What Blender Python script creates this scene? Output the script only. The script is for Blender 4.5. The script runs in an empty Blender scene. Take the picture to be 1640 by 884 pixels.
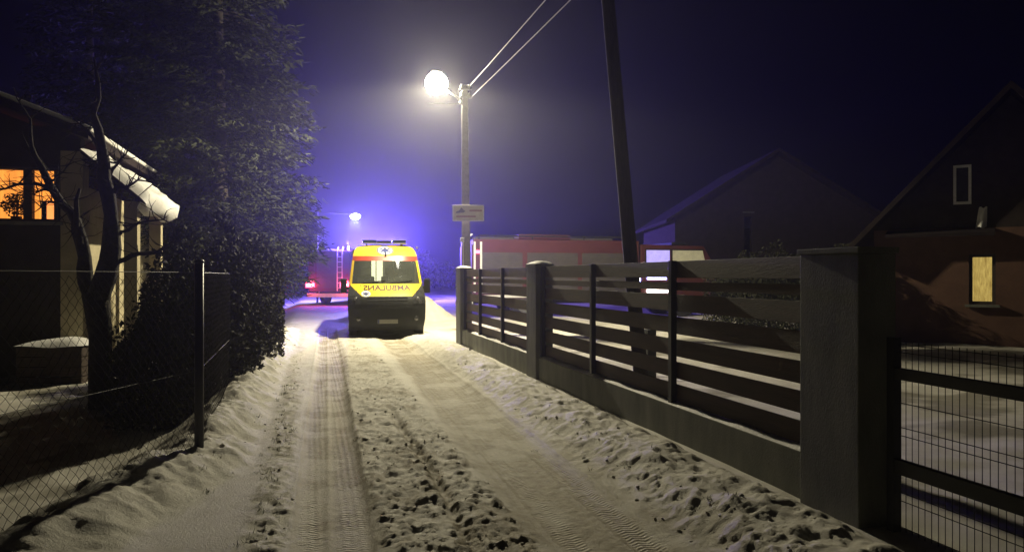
import bpy, bmesh, math, random
import numpy as np
from mathutils import Vector, Matrix
R = math.radians
rnd = random.Random(7)
scn = bpy.context.scene
col = scn.collection

# ------------------------------------------------------------------ camera
EYE = 1.6
YAW = R(14.6)                       # the view turns right of the lane (+Y)
FPX = 1230.0                        # focal length in photo pixels
cam_d = bpy.data.cameras.new('camera')
cam_d.sensor_width = 36; cam_d.lens = 36 * FPX / 1640
cam_d.clip_start = 0.05; cam_d.clip_end = 2000
cam = bpy.data.objects.new('camera', cam_d); col.objects.link(cam)
cam.location = (0, 0, EYE); cam.rotation_euler = (R(90), 0, -YAW)
scn.camera = cam

# ------------------------------------------------------------------ night sky
world = bpy.data.worlds.new('World'); scn.world = world; world.use_nodes = True
nt = world.node_tree; bg = nt.nodes['Background']
sky = nt.nodes.new('ShaderNodeTexSky'); sky.sky_type = 'NISHITA'; sky.sun_disc = False
sky.sun_elevation = R(-4); sky.sun_rotation = R(200); sky.altitude = 200
nt.links.new(sky.outputs['Color'], bg.inputs['Color']); bg.inputs['Strength'].default_value = 0.012

# ------------------------------------------------------------------ exposure, sampling
vs = scn.view_settings
vs.view_transform = 'Standard'; vs.look = 'None'; vs.exposure = 0.0; vs.gamma = 1.0; vs.use_curve_mapping = False
cy = scn.cycles
cy.use_denoising = True; cy.adaptive_threshold = .02
cy.max_bounces = 4; cy.diffuse_bounces = 2; cy.glossy_bounces = 2; cy.transmission_bounces = 3
cy.transparent_max_bounces = 6; cy.volume_bounces = 0
cy.sample_clamp_indirect = 2.0

# lamp powers (watts), each used by the lamp's own builder below
P_STREET = 5400.0
P_BLUE = 18000.0
P_FARLAMP = 1200.0
HAZE = 0.0017

# ------------------------------------------------------------------ helpers
def at(px, py, zc):
    """world point seen at photo pixel (px, py) at depth zc metres"""
    xc = (px - 820) / FPX * zc
    return Vector((zc * math.sin(YAW) + xc * math.cos(YAW), zc * math.cos(YAW) - xc * math.sin(YAW), EYE + (440 - py) / FPX * zc))

def tag(o, label=None, cat=None, group=None, kind=None):
    if label: o['label'] = label
    if cat: o['category'] = cat
    if group: o['group'] = group
    if kind: o['kind'] = kind
    return o

def empty(name, loc=(0, 0, 0), rz=0.0):
    o = bpy.data.objects.new(name, None); col.objects.link(o)
    o.location = loc; o.rotation_euler = (0, 0, rz); o.empty_display_size = 0.1
    return o

def copy_tree(o, parent=None):
    c = o.copy(); col.objects.link(c); c.parent = parent
    for ch in o.children: copy_tree(ch, c)
    return c

class MB:
    def __init__(self): self.v = []; self.f = []
    def add(self, vs_, fs_):
        b = len(self.v); self.v += [tuple(p) for p in vs_]; self.f += [tuple(b + i for i in f) for f in fs_]; return self
    def box(self, x0, x1, y0, y1, z0, z1):
        return self.add([(x0,y0,z0),(x1,y0,z0),(x1,y1,z0),(x0,y1,z0),(x0,y0,z1),(x1,y0,z1),(x1,y1,z1),(x0,y1,z1)],
                        [(0,3,2,1),(4,5,6,7),(0,1,5,4),(1,2,6,5),(2,3,7,6),(3,0,4,7)])
    def tube(self, pts, rad, n=8, cap=True):
        pts = [Vector(p) for p in pts]
        if not isinstance(rad, (list, tuple)): rad = [rad] * len(pts)
        rings = []; ref = None
        for i, p in enumerate(pts):
            d = (pts[min(i + 1, len(pts) - 1)] - pts[max(i - 1, 0)])
            d = d.normalized() if d.length > 1e-9 else Vector((0, 0, 1))
            if ref is None: ref = Vector((1, 0, 0)) if abs(d.x) < .9 else Vector((0, 1, 0))
            a = (ref - d * ref.dot(d)).normalized(); b = d.cross(a); ref = a
            rings.append([p + (a * math.cos(2 * math.pi * k / n) + b * math.sin(2 * math.pi * k / n)) * rad[i] for k in range(n)])
        vs_ = [q for r in rings for q in r]; fs_ = []
        for i in range(len(pts) - 1):
            for k in range(n):
                fs_.append((i*n+k, i*n+(k+1)%n, (i+1)*n+(k+1)%n, (i+1)*n+k))
        if cap:
            fs_.append(tuple(range(n - 1, -1, -1))); fs_.append(tuple((len(pts)-1)*n + k for k in range(n)))
        return self.add(vs_, fs_)
    def prism(self, poly, axis, a, b):
        """extrude a 2D polygon along axis ('x','y','z') from a to b"""
        n = len(poly)
        def p3(p, t):
            return {'x': (t, p[0], p[1]), 'y': (p[0], t, p[1]), 'z': (p[0], p[1], t)}[axis]
        vs_ = [p3(p, a) for p in poly] + [p3(p, b) for p in poly]
        fs_ = [tuple(range(n - 1, -1, -1)), tuple(range(n, 2 * n))] + [(i, (i+1)%n, n+(i+1)%n, n+i) for i in range(n)]
        return self.add(vs_, fs_)
    def ball(self, c, r, nu=12, nv=8, sq=(1,1,1)):
        vs_ = []; fs_ = []
        for j in range(nv + 1):
            th = math.pi * j / nv
            for i in range(nu):
                ph = 2 * math.pi * i / nu
                vs_.append((c[0]+r*sq[0]*math.sin(th)*math.cos(ph), c[1]+r*sq[1]*math.sin(th)*math.sin(ph), c[2]+r*sq[2]*math.cos(th)))
        for j in range(nv):
            for i in range(nu):
                fs_.append((j*nu+i, (j+1)*nu+i, (j+1)*nu+(i+1)%nu, j*nu+(i+1)%nu))
        return self.add(vs_, fs_)
    def grid(self, rows):
        m = len(rows[0]); vs_ = [p for r in rows for p in r]
        return self.add(vs_, [(i*m+k, i*m+k+1, (i+1)*m+k+1, (i+1)*m+k) for i in range(len(rows)-1) for k in range(m-1)])
    def mesh(self, name, m, smooth=False, bevel=0.0, segs=2, weld=False):
        me = bpy.data.meshes.new(name); me.from_pydata(self.v, [], self.f)
        bm = bmesh.new(); bm.from_mesh(me)
        if weld: bmesh.ops.remove_doubles(bm, verts=bm.verts, dist=1e-4)
        bmesh.ops.recalc_face_normals(bm, faces=bm.faces)
        if bevel > 0:
            bmesh.ops.bevel(bm, geom=bm.edges[:], offset=bevel, segments=segs, affect='EDGES', profile=.6)
        bm.to_mesh(me); bm.free()
        if smooth:
            me.polygons.foreach_set('use_smooth', [True] * len(me.polygons))
        if m: me.materials.append(m)
        return me
    def build(self, name, m, parent=None, smooth=False, bevel=0.0, weld=False, loc=None, rz=0.0):
        o = bpy.data.objects.new(name, self.mesh(name, m, smooth, bevel, weld=weld)); col.objects.link(o)
        o.parent = parent
        if loc is not None: o.location = loc
        if rz: o.rotation_euler[2] = rz
        return o

def np_obj(name, verts, faces, m, parent=None, smooth=False):
    """large mesh from numpy arrays; faces is (n,3) or (n,4)"""
    me = bpy.data.meshes.new(name); k = faces.shape[1]
    me.vertices.add(len(verts)); me.vertices.foreach_set('co', np.asarray(verts, np.float32).ravel())
    me.loops.add(faces.size); me.loops.foreach_set('vertex_index', np.asarray(faces, np.int32).ravel())
    me.polygons.add(len(faces)); me.polygons.foreach_set('loop_start', np.arange(0, faces.size, k, dtype=np.int32))
    me.polygons.foreach_set('loop_total', np.full(len(faces), k, np.int32))
    if smooth: me.polygons.foreach_set('use_smooth', np.ones(len(faces), bool))
    me.update(calc_edges=True); me.validate()
    me.materials.append(m)
    o = bpy.data.objects.new(name, me); col.objects.link(o); o.parent = parent
    return o

# ------------------------------------------------------------------ materials
def mat(name, c, rough=0.6, c2=None, scale=6.0, bump=0.0, bscale=40.0, metal=0.0, spec=0.5, emit=None, estr=0.0, coat=0.0, stretch=None):
    m = bpy.data.materials.new(name); m.use_nodes = True
    t = m.node_tree; b = t.nodes['Principled BSDF']
    b.inputs['Roughness'].default_value = rough; b.inputs['Metallic'].default_value = metal
    b.inputs['Specular IOR Level'].default_value = spec; b.inputs['Coat Weight'].default_value = coat
    co = t.nodes.new('ShaderNodeTexCoord'); src = co.outputs['Object']
    if stretch:
        mp = t.nodes.new('ShaderNodeMapping'); mp.inputs['Scale'].default_value = stretch
        t.links.new(src, mp.inputs['Vector']); src = mp.outputs['Vector']
    nz = t.nodes.new('ShaderNodeTexNoise'); nz.inputs['Scale'].default_value = scale; nz.inputs['Detail'].default_value = 6
    nz.inputs['Roughness'].default_value = .65
    t.links.new(src, nz.inputs['Vector'])
    rp = t.nodes.new('ShaderNodeValToRGB')
    if c2 is None: c2 = tuple(v * .7 for v in c)
    rp.color_ramp.elements[0].position = .32; rp.color_ramp.elements[1].position = .68
    rp.color_ramp.elements[0].color = (*c2, 1); rp.color_ramp.elements[1].color = (*c, 1)
    t.links.new(nz.outputs['Fac'], rp.inputs['Fac']); t.links.new(rp.outputs['Color'], b.inputs['Base Color'])
    if bump > 0:
        n2 = t.nodes.new('ShaderNodeTexNoise'); n2.inputs['Scale'].default_value = bscale; n2.inputs['Detail'].default_value = 5
        t.links.new(src, n2.inputs['Vector'])
        bp = t.nodes.new('ShaderNodeBump'); bp.inputs['Strength'].default_value = bump; bp.inputs['Distance'].default_value = .02
        t.links.new(n2.outputs['Fac'], bp.inputs['Height']); t.links.new(bp.outputs['Normal'], b.inputs['Normal'])
    if emit:
        b.inputs['Emission Color'].default_value = (*emit, 1); b.inputs['Emission Strength'].default_value = estr
    return m

M = {}
M['concrete'] = mat('concrete_grey', (.21, .215, .175), .9, (.11, .115, .095), 1.6, .6, 60, stretch=(2.2, 2.2, .7))
M['pole_concrete'] = mat('concrete_pole', (.3, .29, .27), .85, (.2, .19, .18), 9, .4, 70)
M['slat'] = mat('brown_slat', (.062, .034, .022), .65, (.035, .02, .013), 3, .3, 30, stretch=(8, .6, 8))
M['black_metal'] = mat('black_metal', (.022, .022, .024), .45, (.014, .014, .015), 8)
M['galv'] = mat('galvanised_wire', (.10, .10, .09), .5, (.05, .045, .035), 20, metal=.5)
M['bark'] = mat('dark_bark', (.05, .04, .032), .95, (.022, .018, .014), 12, .9, 35)
M['needle'] = mat('conifer_needles', (.034, .04, .015), .85, (.018, .023, .009), 2.5, spec=.2)
M['grass'] = mat('winter_grass', (.09, .11, .04), .8, (.05, .06, .025), 9)
M['hedge'] = mat('hedge_leaves', (.04, .043, .02), .8, (.02, .022, .011), 4, spec=.25)
M['yellow'] = mat('yellow_paint', (.80, .56, .03), .35, (.68, .46, .03), 3, coat=.4)
M['vred'] = mat('red_stripe', (.42, .06, .03), .4, (.3, .04, .02), 5)
M['vblack'] = mat('black_plastic', (.012, .013, .012), .7, (.008, .009, .008), 12, .2, 90, spec=.3)
M['rubber'] = mat('tyre_rubber', (.02, .02, .02), .9, (.012, .012, .012), 15, .3, 60)
M['rim'] = mat('wheel_rim', (.25, .25, .25), .5, (.12, .12, .12), 10, metal=.6)
M['seat'] = mat('seat_fabric', (.05, .05, .06), .9, (.03, .03, .035), 20)
M['navy'] = mat('navy_print', (.03, .04, .16), .5, (.02, .03, .1), 10)
M['white_print'] = mat('white_film', (.75, .75, .72), .5, (.62, .62, .58), 8)
M['lettering'] = mat('red_lettering', (.05, .008, .006), .5, (.035, .006, .005), 10)
M['plate'] = mat('number_plate', (.22, .22, .19), .5, (.17, .17, .15), 30)
M['lens_blue'] = mat('blue_lens', (.02, .05, .3), .15, (.02, .04, .22), 6, coat=.5)
M['lens_dark'] = mat('dark_headlamp', (.05, .05, .055), .08, (.03, .03, .03), 6, coat=1.0)
M['tread_metal'] = mat('grey_metal', (.35, .35, .36), .4, (.25, .25, .26), 10, metal=.7)
M['fred'] = mat('fire_red_paint', (.085, .018, .015), .55, (.06, .013, .011), 2, coat=.4)
M['shutter'] = mat('aluminium_shutter', (.085, .078, .066), .6, (.06, .055, .048), 4, metal=.2)
M['white_trim'] = mat('white_reflective_trim', (.75, .75, .76), .4, (.6, .6, .6), 12)
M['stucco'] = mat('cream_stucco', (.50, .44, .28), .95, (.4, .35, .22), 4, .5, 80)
M['dark_stucco'] = mat('dark_or_shaded_stucco', (.05, .04, .034), .95, (.03, .024, .02), 3, .5, 60, spec=.1)  # dark house's own tone; painted shade on the cream front and the gables
M['redstucco'] = mat('rust_stucco', (.16, .085, .055), .95, (.11, .06, .04), 2.5, .5, 60)
M['rooftile'] = mat('dark_roof_tiles', (.035, .026, .024), .95, (.02, .016, .015), 5, .4, 30, spec=.08)
M['wood'] = mat('weathered_wood', (.09, .06, .04), .85, (.045, .03, .02), 6, .5, 30, stretch=(1, 8, 8))
M['pole_wood'] = mat('pole_wood', (.07, .055, .042), .9, (.04, .03, .024), 5, .6, 30, stretch=(8, 8, .8))
M['frame_brown'] = mat('window_frame_brown', (.06, .045, .035), .6, (.04, .03, .022), 8)
M['plant'] = mat('house_plant_leaf', (.05, .06, .025), .7, (.03, .035, .015), 9)
M['beige'] = mat('beige_cloth', (.6, .42, .28), .9, (.5, .34, .22), 7)
M['cream_panel'] = mat('cream_panel', (.7, .66, .45), .7, (.6, .56, .38), 5)
M['paper'] = mat('paper_scrap', (.8, .8, .76), .8, (.7, .7, .66), 30)
M['cable'] = mat('cable', (.3, .3, .3), .6, (.22, .22, .22), 10)
M['sign_face'] = mat('sign_face', (.62, .6, .5), .6, (.5, .48, .4), 6)
M['sign_ink'] = mat('sign_ink', (.16, .15, .2), .6, (.1, .1, .13), 14)
M['sign_pink'] = mat('sign_pink_print', (.4, .25, .25), .6, (.3, .18, .18), 14)
M['e_lamp'] = mat('lamp_lens_lit', (.9, .9, .8), .4, emit=(1, .93, .75), estr=60)
M['e_far'] = mat('far_lamp_lens_lit', (.9, .9, .9), .4, emit=(.85, .85, 1), estr=25)
M['e_tail'] = mat('tail_lamp_lit', (.6, .05, .05), .3, emit=(1, .05, .1), estr=14)
M['e_tailhot'] = mat('tail_lamp_core_lit', (.8, .5, .5), .3, emit=(1, .4, .5), estr=25)
M['e_blue'] = mat('blue_beacon_lit', (.1, .15, .6), .3, emit=(.35, .35, 1), estr=14)
M['e_white'] = mat('white_marker_lit', (.9, .9, .9), .3, emit=(1, .86, .78), estr=5)
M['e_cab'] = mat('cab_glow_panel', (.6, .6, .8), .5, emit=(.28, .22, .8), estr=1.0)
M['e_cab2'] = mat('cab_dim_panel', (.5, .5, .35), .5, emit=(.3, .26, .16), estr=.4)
M['e_amb'] = mat('ambulance_cabin_light', (.8, .8, .7), .5, emit=(1, .95, .62), estr=1.7)

for k_ in ('e_lamp', 'e_far', 'e_blue', 'e_cab', 'e_cab2', 'e_white'): M[k_].cycles.emission_sampling = 'NONE'      # their light comes from the lamps beside them
def glass_mat(name, tint, rough=.02, film=0.0):
    m = bpy.data.materials.new(name); m.use_nodes = True; t = m.node_tree
    t.nodes.remove(t.nodes['Principled BSDF']); out = t.nodes['Material Output']
    tr = t.nodes.new('ShaderNodeBsdfTransparent'); tr.inputs['Color'].default_value = (*tint, 1)
    gl = t.nodes.new('ShaderNodeBsdfGlossy'); gl.inputs['Roughness'].default_value = rough; gl.inputs['Color'].default_value = (.9, .9, .9, 1)
    lw = t.nodes.new('ShaderNodeFresnel'); lw.inputs['IOR'].default_value = 1.5
    mx = t.nodes.new('ShaderNodeMixShader')
    t.links.new(lw.outputs['Fac'], mx.inputs['Fac']); t.links.new(tr.outputs['BSDF'], mx.inputs[1]); t.links.new(gl.outputs['BSDF'], mx.inputs[2])
    if film > 0:                                  # thin road-salt film that catches light
        df = t.nodes.new('ShaderNodeBsdfDiffuse'); df.inputs['Color'].default_value = (.42, .46, .40, 1)
        m2 = t.nodes.new('ShaderNodeMixShader'); nz = t.nodes.new('ShaderNodeTexNoise'); nz.inputs['Scale'].default_value = 3.0
        mp = t.nodes.new('ShaderNodeMapRange'); mp.inputs['To Min'].default_value = film * .5; mp.inputs['To Max'].default_value = film * 1.5
        t.links.new(nz.outputs['Fac'], mp.inputs['Value']); t.links.new(mp.outputs['Result'], m2.inputs['Fac'])
        t.links.new(mx.outputs['Shader'], m2.inputs[1]); t.links.new(df.outputs['BSDF'], m2.inputs[2]); mx = m2
    t.links.new(mx.outputs['Shader'], out.inputs['Surface'])
    return m
def glare_globe_mat(name, c, strength):
    """clear lit globe: glows and lets the lamp inside shine out"""
    m = bpy.data.materials.new(name); m.use_nodes = True; t = m.node_tree
    t.nodes.remove(t.nodes['Principled BSDF'])
    tr = t.nodes.new('ShaderNodeBsdfTransparent'); em = t.nodes.new('ShaderNodeEmission'); ad = t.nodes.new('ShaderNodeAddShader')
    em.inputs['Color'].default_value = (*c, 1); em.inputs['Strength'].default_value = strength
    t.links.new(tr.outputs[0], ad.inputs[0]); t.links.new(em.outputs[0], ad.inputs[1]); t.links.new(ad.outputs[0], t.nodes['Material Output'].inputs['Surface'])
    m.cycles.emission_sampling = 'NONE'
    return m
M['e_glare'] = glare_globe_mat('lamp_glare_globe', (1, .97, .9), 9)
M['glass'] = glass_mat('clear_glass', (.75, .78, .76))
M['screen'] = glass_mat('windscreen_glass', (.70, .75, .71), .02, .085)

def curtain_mat(name, ca, cb, strength, scale=(9, 1, .6)):
    """lit curtain / blind: folds vary along the width"""
    m = bpy.data.materials.new(name); m.use_nodes = True; t = m.node_tree; b = t.nodes['Principled BSDF']
    co = t.nodes.new('ShaderNodeTexCoord'); mp = t.nodes.new('ShaderNodeMapping'); mp.inputs['Scale'].default_value = scale
    nz = t.nodes.new('ShaderNodeTexNoise'); nz.inputs['Scale'].default_value = 1.6; nz.inputs['Detail'].default_value = 4
    rp = t.nodes.new('ShaderNodeValToRGB'); rp.color_ramp.elements[0].position = .3; rp.color_ramp.elements[1].position = .7
    rp.color_ramp.elements[0].color = (*cb, 1); rp.color_ramp.elements[1].color = (*ca, 1)
    t.links.new(co.outputs['Object'], mp.inputs['Vector']); t.links.new(mp.outputs['Vector'], nz.inputs['Vector'])
    t.links.new(nz.outputs['Fac'], rp.inputs['Fac']); t.links.new(rp.outputs['Color'], b.inputs['Emission Color'])
    b.inputs['Emission Strength'].default_value = strength; b.inputs['Base Color'].default_value = (.5, .4, .3, 1); b.inputs['Roughness'].default_value = .9
    return m
M['e_curtain'] = curtain_mat('lit_orange_curtain', (1.0, .32, .05), (.75, .2, .03), 2.7)
M['e_wall'] = curtain_mat('lit_room_wall', (1.0, .30, .09), (.85, .22, .06), 2.6, (2, 1, 2))
M['e_blind'] = curtain_mat('lit_yellow_blind', (.62, .42, .12), (.30, .18, .045), 1.7, (14, 14, 3))
M['e_slit'] = curtain_mat('lit_narrow_window', (.8, .4, .2), (.5, .25, .15), .7)

def snow_mat():
    m = bpy.data.materials.new('packed_snow'); m.use_nodes = True; t = m.node_tree; b = t.nodes['Principled BSDF']
    N = t.nodes.new; L = t.links.new
    co = N('ShaderNodeTexCoord')
    def noise(scale, detail=6, rough=.6):
        n = N('ShaderNodeTexNoise'); n.inputs['Scale'].default_value = scale; n.inputs['Detail'].default_value = detail
        n.inputs['Roughness'].default_value = rough; L(co.outputs['Object'], n.inputs['Vector']); return n
    def ramp(src, p0, p1, c0, c1):
        r = N('ShaderNodeValToRGB'); r.color_ramp.elements[0].position = p0; r.color_ramp.elements[1].position = p1
        r.color_ramp.elements[0].color = (*c0, 1); r.color_ramp.elements[1].color = (*c1, 1); L(src, r.inputs['Fac']); return r
    def mix(f, a, bb):
        x = N('ShaderNodeMix'); x.data_type = 'RGBA'
        if isinstance(f, float): x.inputs['Factor'].default_value = f
        else: L(f, x.inputs['Factor'])
        L(a, x.inputs[6]); L(bb, x.inputs[7]); return x.outputs[2]
    clean = ramp(noise(3).outputs['Fac'], .3, .7, (.64, .61, .53), (.80, .78, .70))
    dirty = ramp(noise(14, 8, .7).outputs['Fac'], .3, .7, (.26, .22, .15), (.48, .43, .32))
    grass = ramp(noise(30, 8, .8).outputs['Fac'], .35, .65, (.06, .055, .03), (.2, .17, .1))
    at1 = N('ShaderNodeAttribute'); at1.attribute_name = 'dirt'
    at2 = N('ShaderNodeAttribute'); at2.attribute_name = 'soil'
    at3 = N('ShaderNodeAttribute'); at3.attribute_name = 'tread'
    c = mix(at1.outputs['Fac'], clean.outputs['Color'], dirty.outputs['Color'])
    c = mix(at2.outputs['Fac'], c, grass.outputs['Color'])
    L(c, b.inputs['Base Color']); b.inputs['Roughness'].default_value = .65; b.inputs['Specular IOR Level'].default_value = .3
    # fine crumb relief and, in the wheel tracks, pressed tread bars
    g = noise(55, 6, .7); g2 = noise(170, 3, .6)
    sep = N('ShaderNodeSeparateXYZ'); L(co.outputs['Object'], sep.inputs[0])
    mth = lambda op, a, bb: (lambda n: ([L(a, n.inputs[0]) if not isinstance(a, float) else setattr(n.inputs[0], 'default_value', a),
                             L(bb, n.inputs[1]) if not isinstance(bb, float) else setattr(n.inputs[1], 'default_value', bb)], setattr(n, 'operation', op), n.outputs[0])[2])(N('ShaderNodeMath'))
    # chevrons: |saw(x)| shifts the phase along the lane
    wob = mth('MULTIPLY', noise(.6).outputs['Fac'], .05)
    xs = mth('PINGPONG', mth('ADD', sep.outputs['X'], wob), .055)
    ph = mth('ADD', mth('MULTIPLY', sep.outputs['Y'], 160.0), mth('MULTIPLY', xs, 90.0))
    grv = mth('SINE', mth('MULTIPLY', mth('ADD', sep.outputs['X'], wob), 118.0), 0.0)
    bars = mth('MULTIPLY', mth('ADD', mth('MULTIPLY', mth('SINE', ph, 0.0), .95), mth('MULTIPLY', grv, .38)), at3.outputs['Fac'])
    h = mth('ADD', mth('MULTIPLY', bars, .6), mth('ADD', mth('MULTIPLY', g.outputs['Fac'], 1.5), mth('MULTIPLY', g2.outputs['Fac'], .45)))
    bp = N('ShaderNodeBump'); bp.inputs['Strength'].default_value = .55; bp.inputs['Distance'].default_value = .02
    L(h, bp.inputs['Height']); L(bp.outputs['Normal'], b.inputs['Normal'])
    return m
M['snow'] = snow_mat()
M['snow_cap'] = mat('fresh_snow', (.8, .79, .77), .7, (.7, .69, .66), 4, .5, 30)
M['snow_clod'] = mat('dirty_snow_clod', (.72, .69, .62), .8, (.5, .46, .38), 9, .7, 60)

# ================================================================== GROUND
def lattice(ix, iy, seed):
    n = (ix.astype(np.int64) * 374761393 + iy.astype(np.int64) * 668265263 + seed * 1442695041) & 0xffffffff
    n = ((n ^ (n >> 13)) * 1274126177) & 0xffffffff
    return ((n ^ (n >> 16)) & 0xffff) / 65535.0
def vnoise(x, y, seed=0):
    ix = np.floor(x); iy = np.floor(y); fx = x - ix; fy = y - iy
    fx = fx * fx * (3 - 2 * fx); fy = fy * fy * (3 - 2 * fy)
    a = lattice(ix, iy, seed); b = lattice(ix + 1, iy, seed); c = lattice(ix, iy + 1, seed); d = lattice(ix + 1, iy + 1, seed)
    return (a * (1 - fx) + b * fx) * (1 - fy) + (c * (1 - fx) + d * fx) * fy
def fbm(x, y, seed=0, o=4, g=.5):
    s = 0; amp = 1; tot = 0
    for k in range(o):
        s = s + vnoise(x * 2 ** k + 17.3 * k, y * 2 ** k - 9.1 * k, seed + k) * amp; tot += amp; amp *= g
    return s / tot
def sst(a, b, x):
    t = np.clip((x - a) / (b - a), 0, 1); return t * t * (3 - 2 * t)
def crest_x(y):                       # crest of the snow bank along the left fence
    return np.interp(y, [-4, 2.5, 4.9, 7.0, 10, 17, 22, 24], [-3.2, -2.6, -1.75, -1.0, -.92, -.8, -.6, -.6])
def rut_l(y): return .12 + .019 * (y - 4.7) + .03 * np.sin(y * .5)
def rut_r(y): return 1.75 + .016 * (y - 4.7) + .03 * np.sin(y * .45 + 1)

def ground(x, y):
    """height, dirt, soil, tread"""
    n1 = fbm(x * .7, y * .7, 1, 4); n2 = fbm(x * 3.2, y * 3.2, 5, 4); n3 = fbm(x * 11, y * 9, 9, 4, .6); n4 = fbm(x * 21, y * 18, 12, 3, .6)
    lane_y = 1 - sst(21.5, 25, y)                         # banks and ruts end at the junction
    cx = crest_x(y)
    z = (n1 - .5) * .06
    # left bank and the garden behind it
    le = -.32 + (n2 - .5) * .18 + np.minimum(0, (cx + .75) * .55)
    bank = sst(0, 1, (le - x) / np.maximum(le - cx, .15)) * (1 - sst(0, .75, cx - x))
    z = z + bank * (.18 + .20 * (n2 - .4)) * lane_y
    gard = sst(0, .9, cx - x)
    z = z + gard * (-.24 + .18 * (fbm(x * .9, y * .9, 40, 3) - .5))
    # right bank up to the plinth
    re = 2.24 + (n2 - .5) * .16
    rb = sst(0, .4, x - re) * (1 - sst(2.95, 3.3, x)) * (1 - .6 * sst(17, 19, y))
    z = z + rb * (.13 + .12 * (n2 - .4)) * lane_y
    yard = sst(3.5, 4.2, x)
    z = z + yard * (.03 + .16 * (fbm(x * .6, y * .6, 60, 3) - .5))
    # wheel ruts
    wl = np.exp(-(np.abs(x - rut_l(y)) / .25) ** 6); wr = np.exp(-(np.abs(x - rut_r(y)) / (.40 - .004 * y)) ** 6)
    rut = np.maximum(wl, wr) * lane_y
    # churned snow: between the ruts and along their shoulders
    mid = sst(.33, .46, x) * (1 - sst(1.22, 1.42, x))
    sh_l = np.exp(-((x + .26) / .14) ** 2); sh_r = np.exp(-((x - 2.36) / .20) ** 2)
    churn = np.clip(mid + .8 * sh_l + .5 * sh_r, 0, 1) * lane_y * (1 - rut)
    fade = np.interp(y, [3, 6, 10, 15, 20], [1.0, 1.0, .75, .45, .35])
    lump = np.clip(n3 - .40, 0, 1) * .085 + np.clip(n4 - .44, 0, 1) * .06
    z = z + churn * fade * (lump + .012)
    groove = np.exp(-((x - (.93 + .02 * np.sin(y * 1.3))) / .045) ** 2) * lane_y * (1 - sst(8, 11, y))
    z = z - groove * .045
    z = z * (1 - .75 * rut) - rut * .045 + rut * (n4 - .5) * .012
    # faint long ridges left by the tyre edges
    for c0, w0 in ((-.14, .018), (.38, .02), (.10, .02), (1.45, .02), (1.86, .018), (2.12, .02)):
        z = z + .012 * np.exp(-((x - c0 - .018 * (y - 4.7)) / w0) ** 2) * lane_y * (n2 + .3)
    loose = np.clip(bank + rb, 0, 1) * (1 - rut)
    z = z + loose * (np.clip(n3 - .47, 0, 1) * .075 + (n4 - .5) * .02) * lane_y
    foot = np.clip(.39 - fbm(x * 2.3 + 5, y * 1.7, 77, 2), 0, 1) * np.clip(bank, 0, 1) * (1 - rut)       # foot holes in the banks
    z = z - foot * .35 * lane_y
    # ploughed heaps at the junction
    for hx, hy, hh, rr in ((3.0, 27.0, .7, 1.0), (3.9, 26.4, .6, .8), (2.1, 27.6, .55, .9)):
        z = z + hh * np.exp(-(((x - hx) / rr) ** 2 + ((y - hy) / .8) ** 2)) * (.75 + .5 * n2)
    far = sst(45, 120, np.hypot(x, y)); z = z * (1 - far)
    strt = sst(28, 31, y) * (1 - sst(44, 50, y)) * (1 - sst(.2, .6, z))
    dirt = np.clip(rut * (.42 + .75 * sst(.35, .65, n2)) + churn * (.05 + .6 * np.clip(n3 - .42, 0, 1) * 1.6) + .16 + loose * np.clip(n3 - .5, 0, 1) * .8 + strt * .75 + groove * .5, 0, 1)
    patch = fbm(x * 1.1, y * 1.1, 31, 4)
    blot = fbm(x * 4.3 + 3, y * 2.6, 52, 4, .6)                  # brown slush stains in the churn and along the rut shoulders
    edge = np.exp(-((x - 1.42 - .016 * (y - 4.7)) / .10) ** 2) + .7 * np.exp(-((x - .40 - .018 * (y - 4.7)) / .06) ** 2) + .6 * np.exp(-((x - 2.2) / .07) ** 2)
    dirt = np.clip(dirt + (churn * .9 * sst(.48, .66, blot) + edge * lane_y * (.25 + .6 * sst(.42, .6, blot))) * np.interp(y, [3, 9, 18], [1, .8, .35]), 0, 1)
    soil = np.clip(gard * sst(.60, .72, patch) * .6 + foot * 1.5 + yard * sst(.57, .68, patch) * .6 + churn * np.clip(n4 - .6, 0, 1) * 1.5 * sst(.4, .6, blot) + bank * sst(.62, .7, n2) * .35, 0, 1)
    soil = soil * (1 - strt)
    band = sum(np.exp(-((x - c0 - .018 * (y - 4.7)) / .085) ** 6) for c0 in (-.02, .24, 1.56, 1.98))
    tread = rut * (.45 + .55 * sst(.25, .5, n2)) * np.clip(band, 0, 1)
    return z, dirt, soil, tread
def gz(x, y): return float(ground(np.array([float(x)]), np.array([float(y)]))[0][0])

def axis(segs):
    out = []
    for a, b, n in segs: out += list(np.linspace(a, b, n, endpoint=False))
    return np.array(out + [segs[-1][1]])
gx = axis([(-200, -40, 10), (-40, -12, 24), (-12, -3.2, 70), (-3.2, -1.2, 60), (-1.2, 3.4, 250), (3.4, 8, 70), (8, 20, 40), (20, 60, 20), (60, 200, 10)])
gy = np.concatenate([np.linspace(-60, -3, 10), np.linspace(-2, 2.4, 20), np.geomspace(2.5, 27, 620), np.linspace(27.3, 50, 70), np.geomspace(52, 210, 18)])
X, Y = np.meshgrid(gx, gy)
Z, D, S, T = ground(X.ravel(), Y.ravel())
nx, ny = len(gx), len(gy)
idx = np.arange(nx * ny).reshape(ny, nx)
F = np.stack([idx[:-1, :-1], idx[:-1, 1:], idx[1:, 1:], idx[1:, :-1]], -1).reshape(-1, 4)
g = np_obj('snowy_ground', np.stack([X.ravel(), Y.ravel(), Z], -1), F, M['snow'], smooth=True)
for nm, arr in (('dirt', D), ('soil', S), ('tread', T)):
    a = g.data.attributes.new(nm, 'FLOAT', 'POINT'); a.data.foreach_set('value', arr.astype(np.float32))
tag(g, 'snow covered lane and gardens with two wheel ruts', None, None, 'structure')

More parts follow.
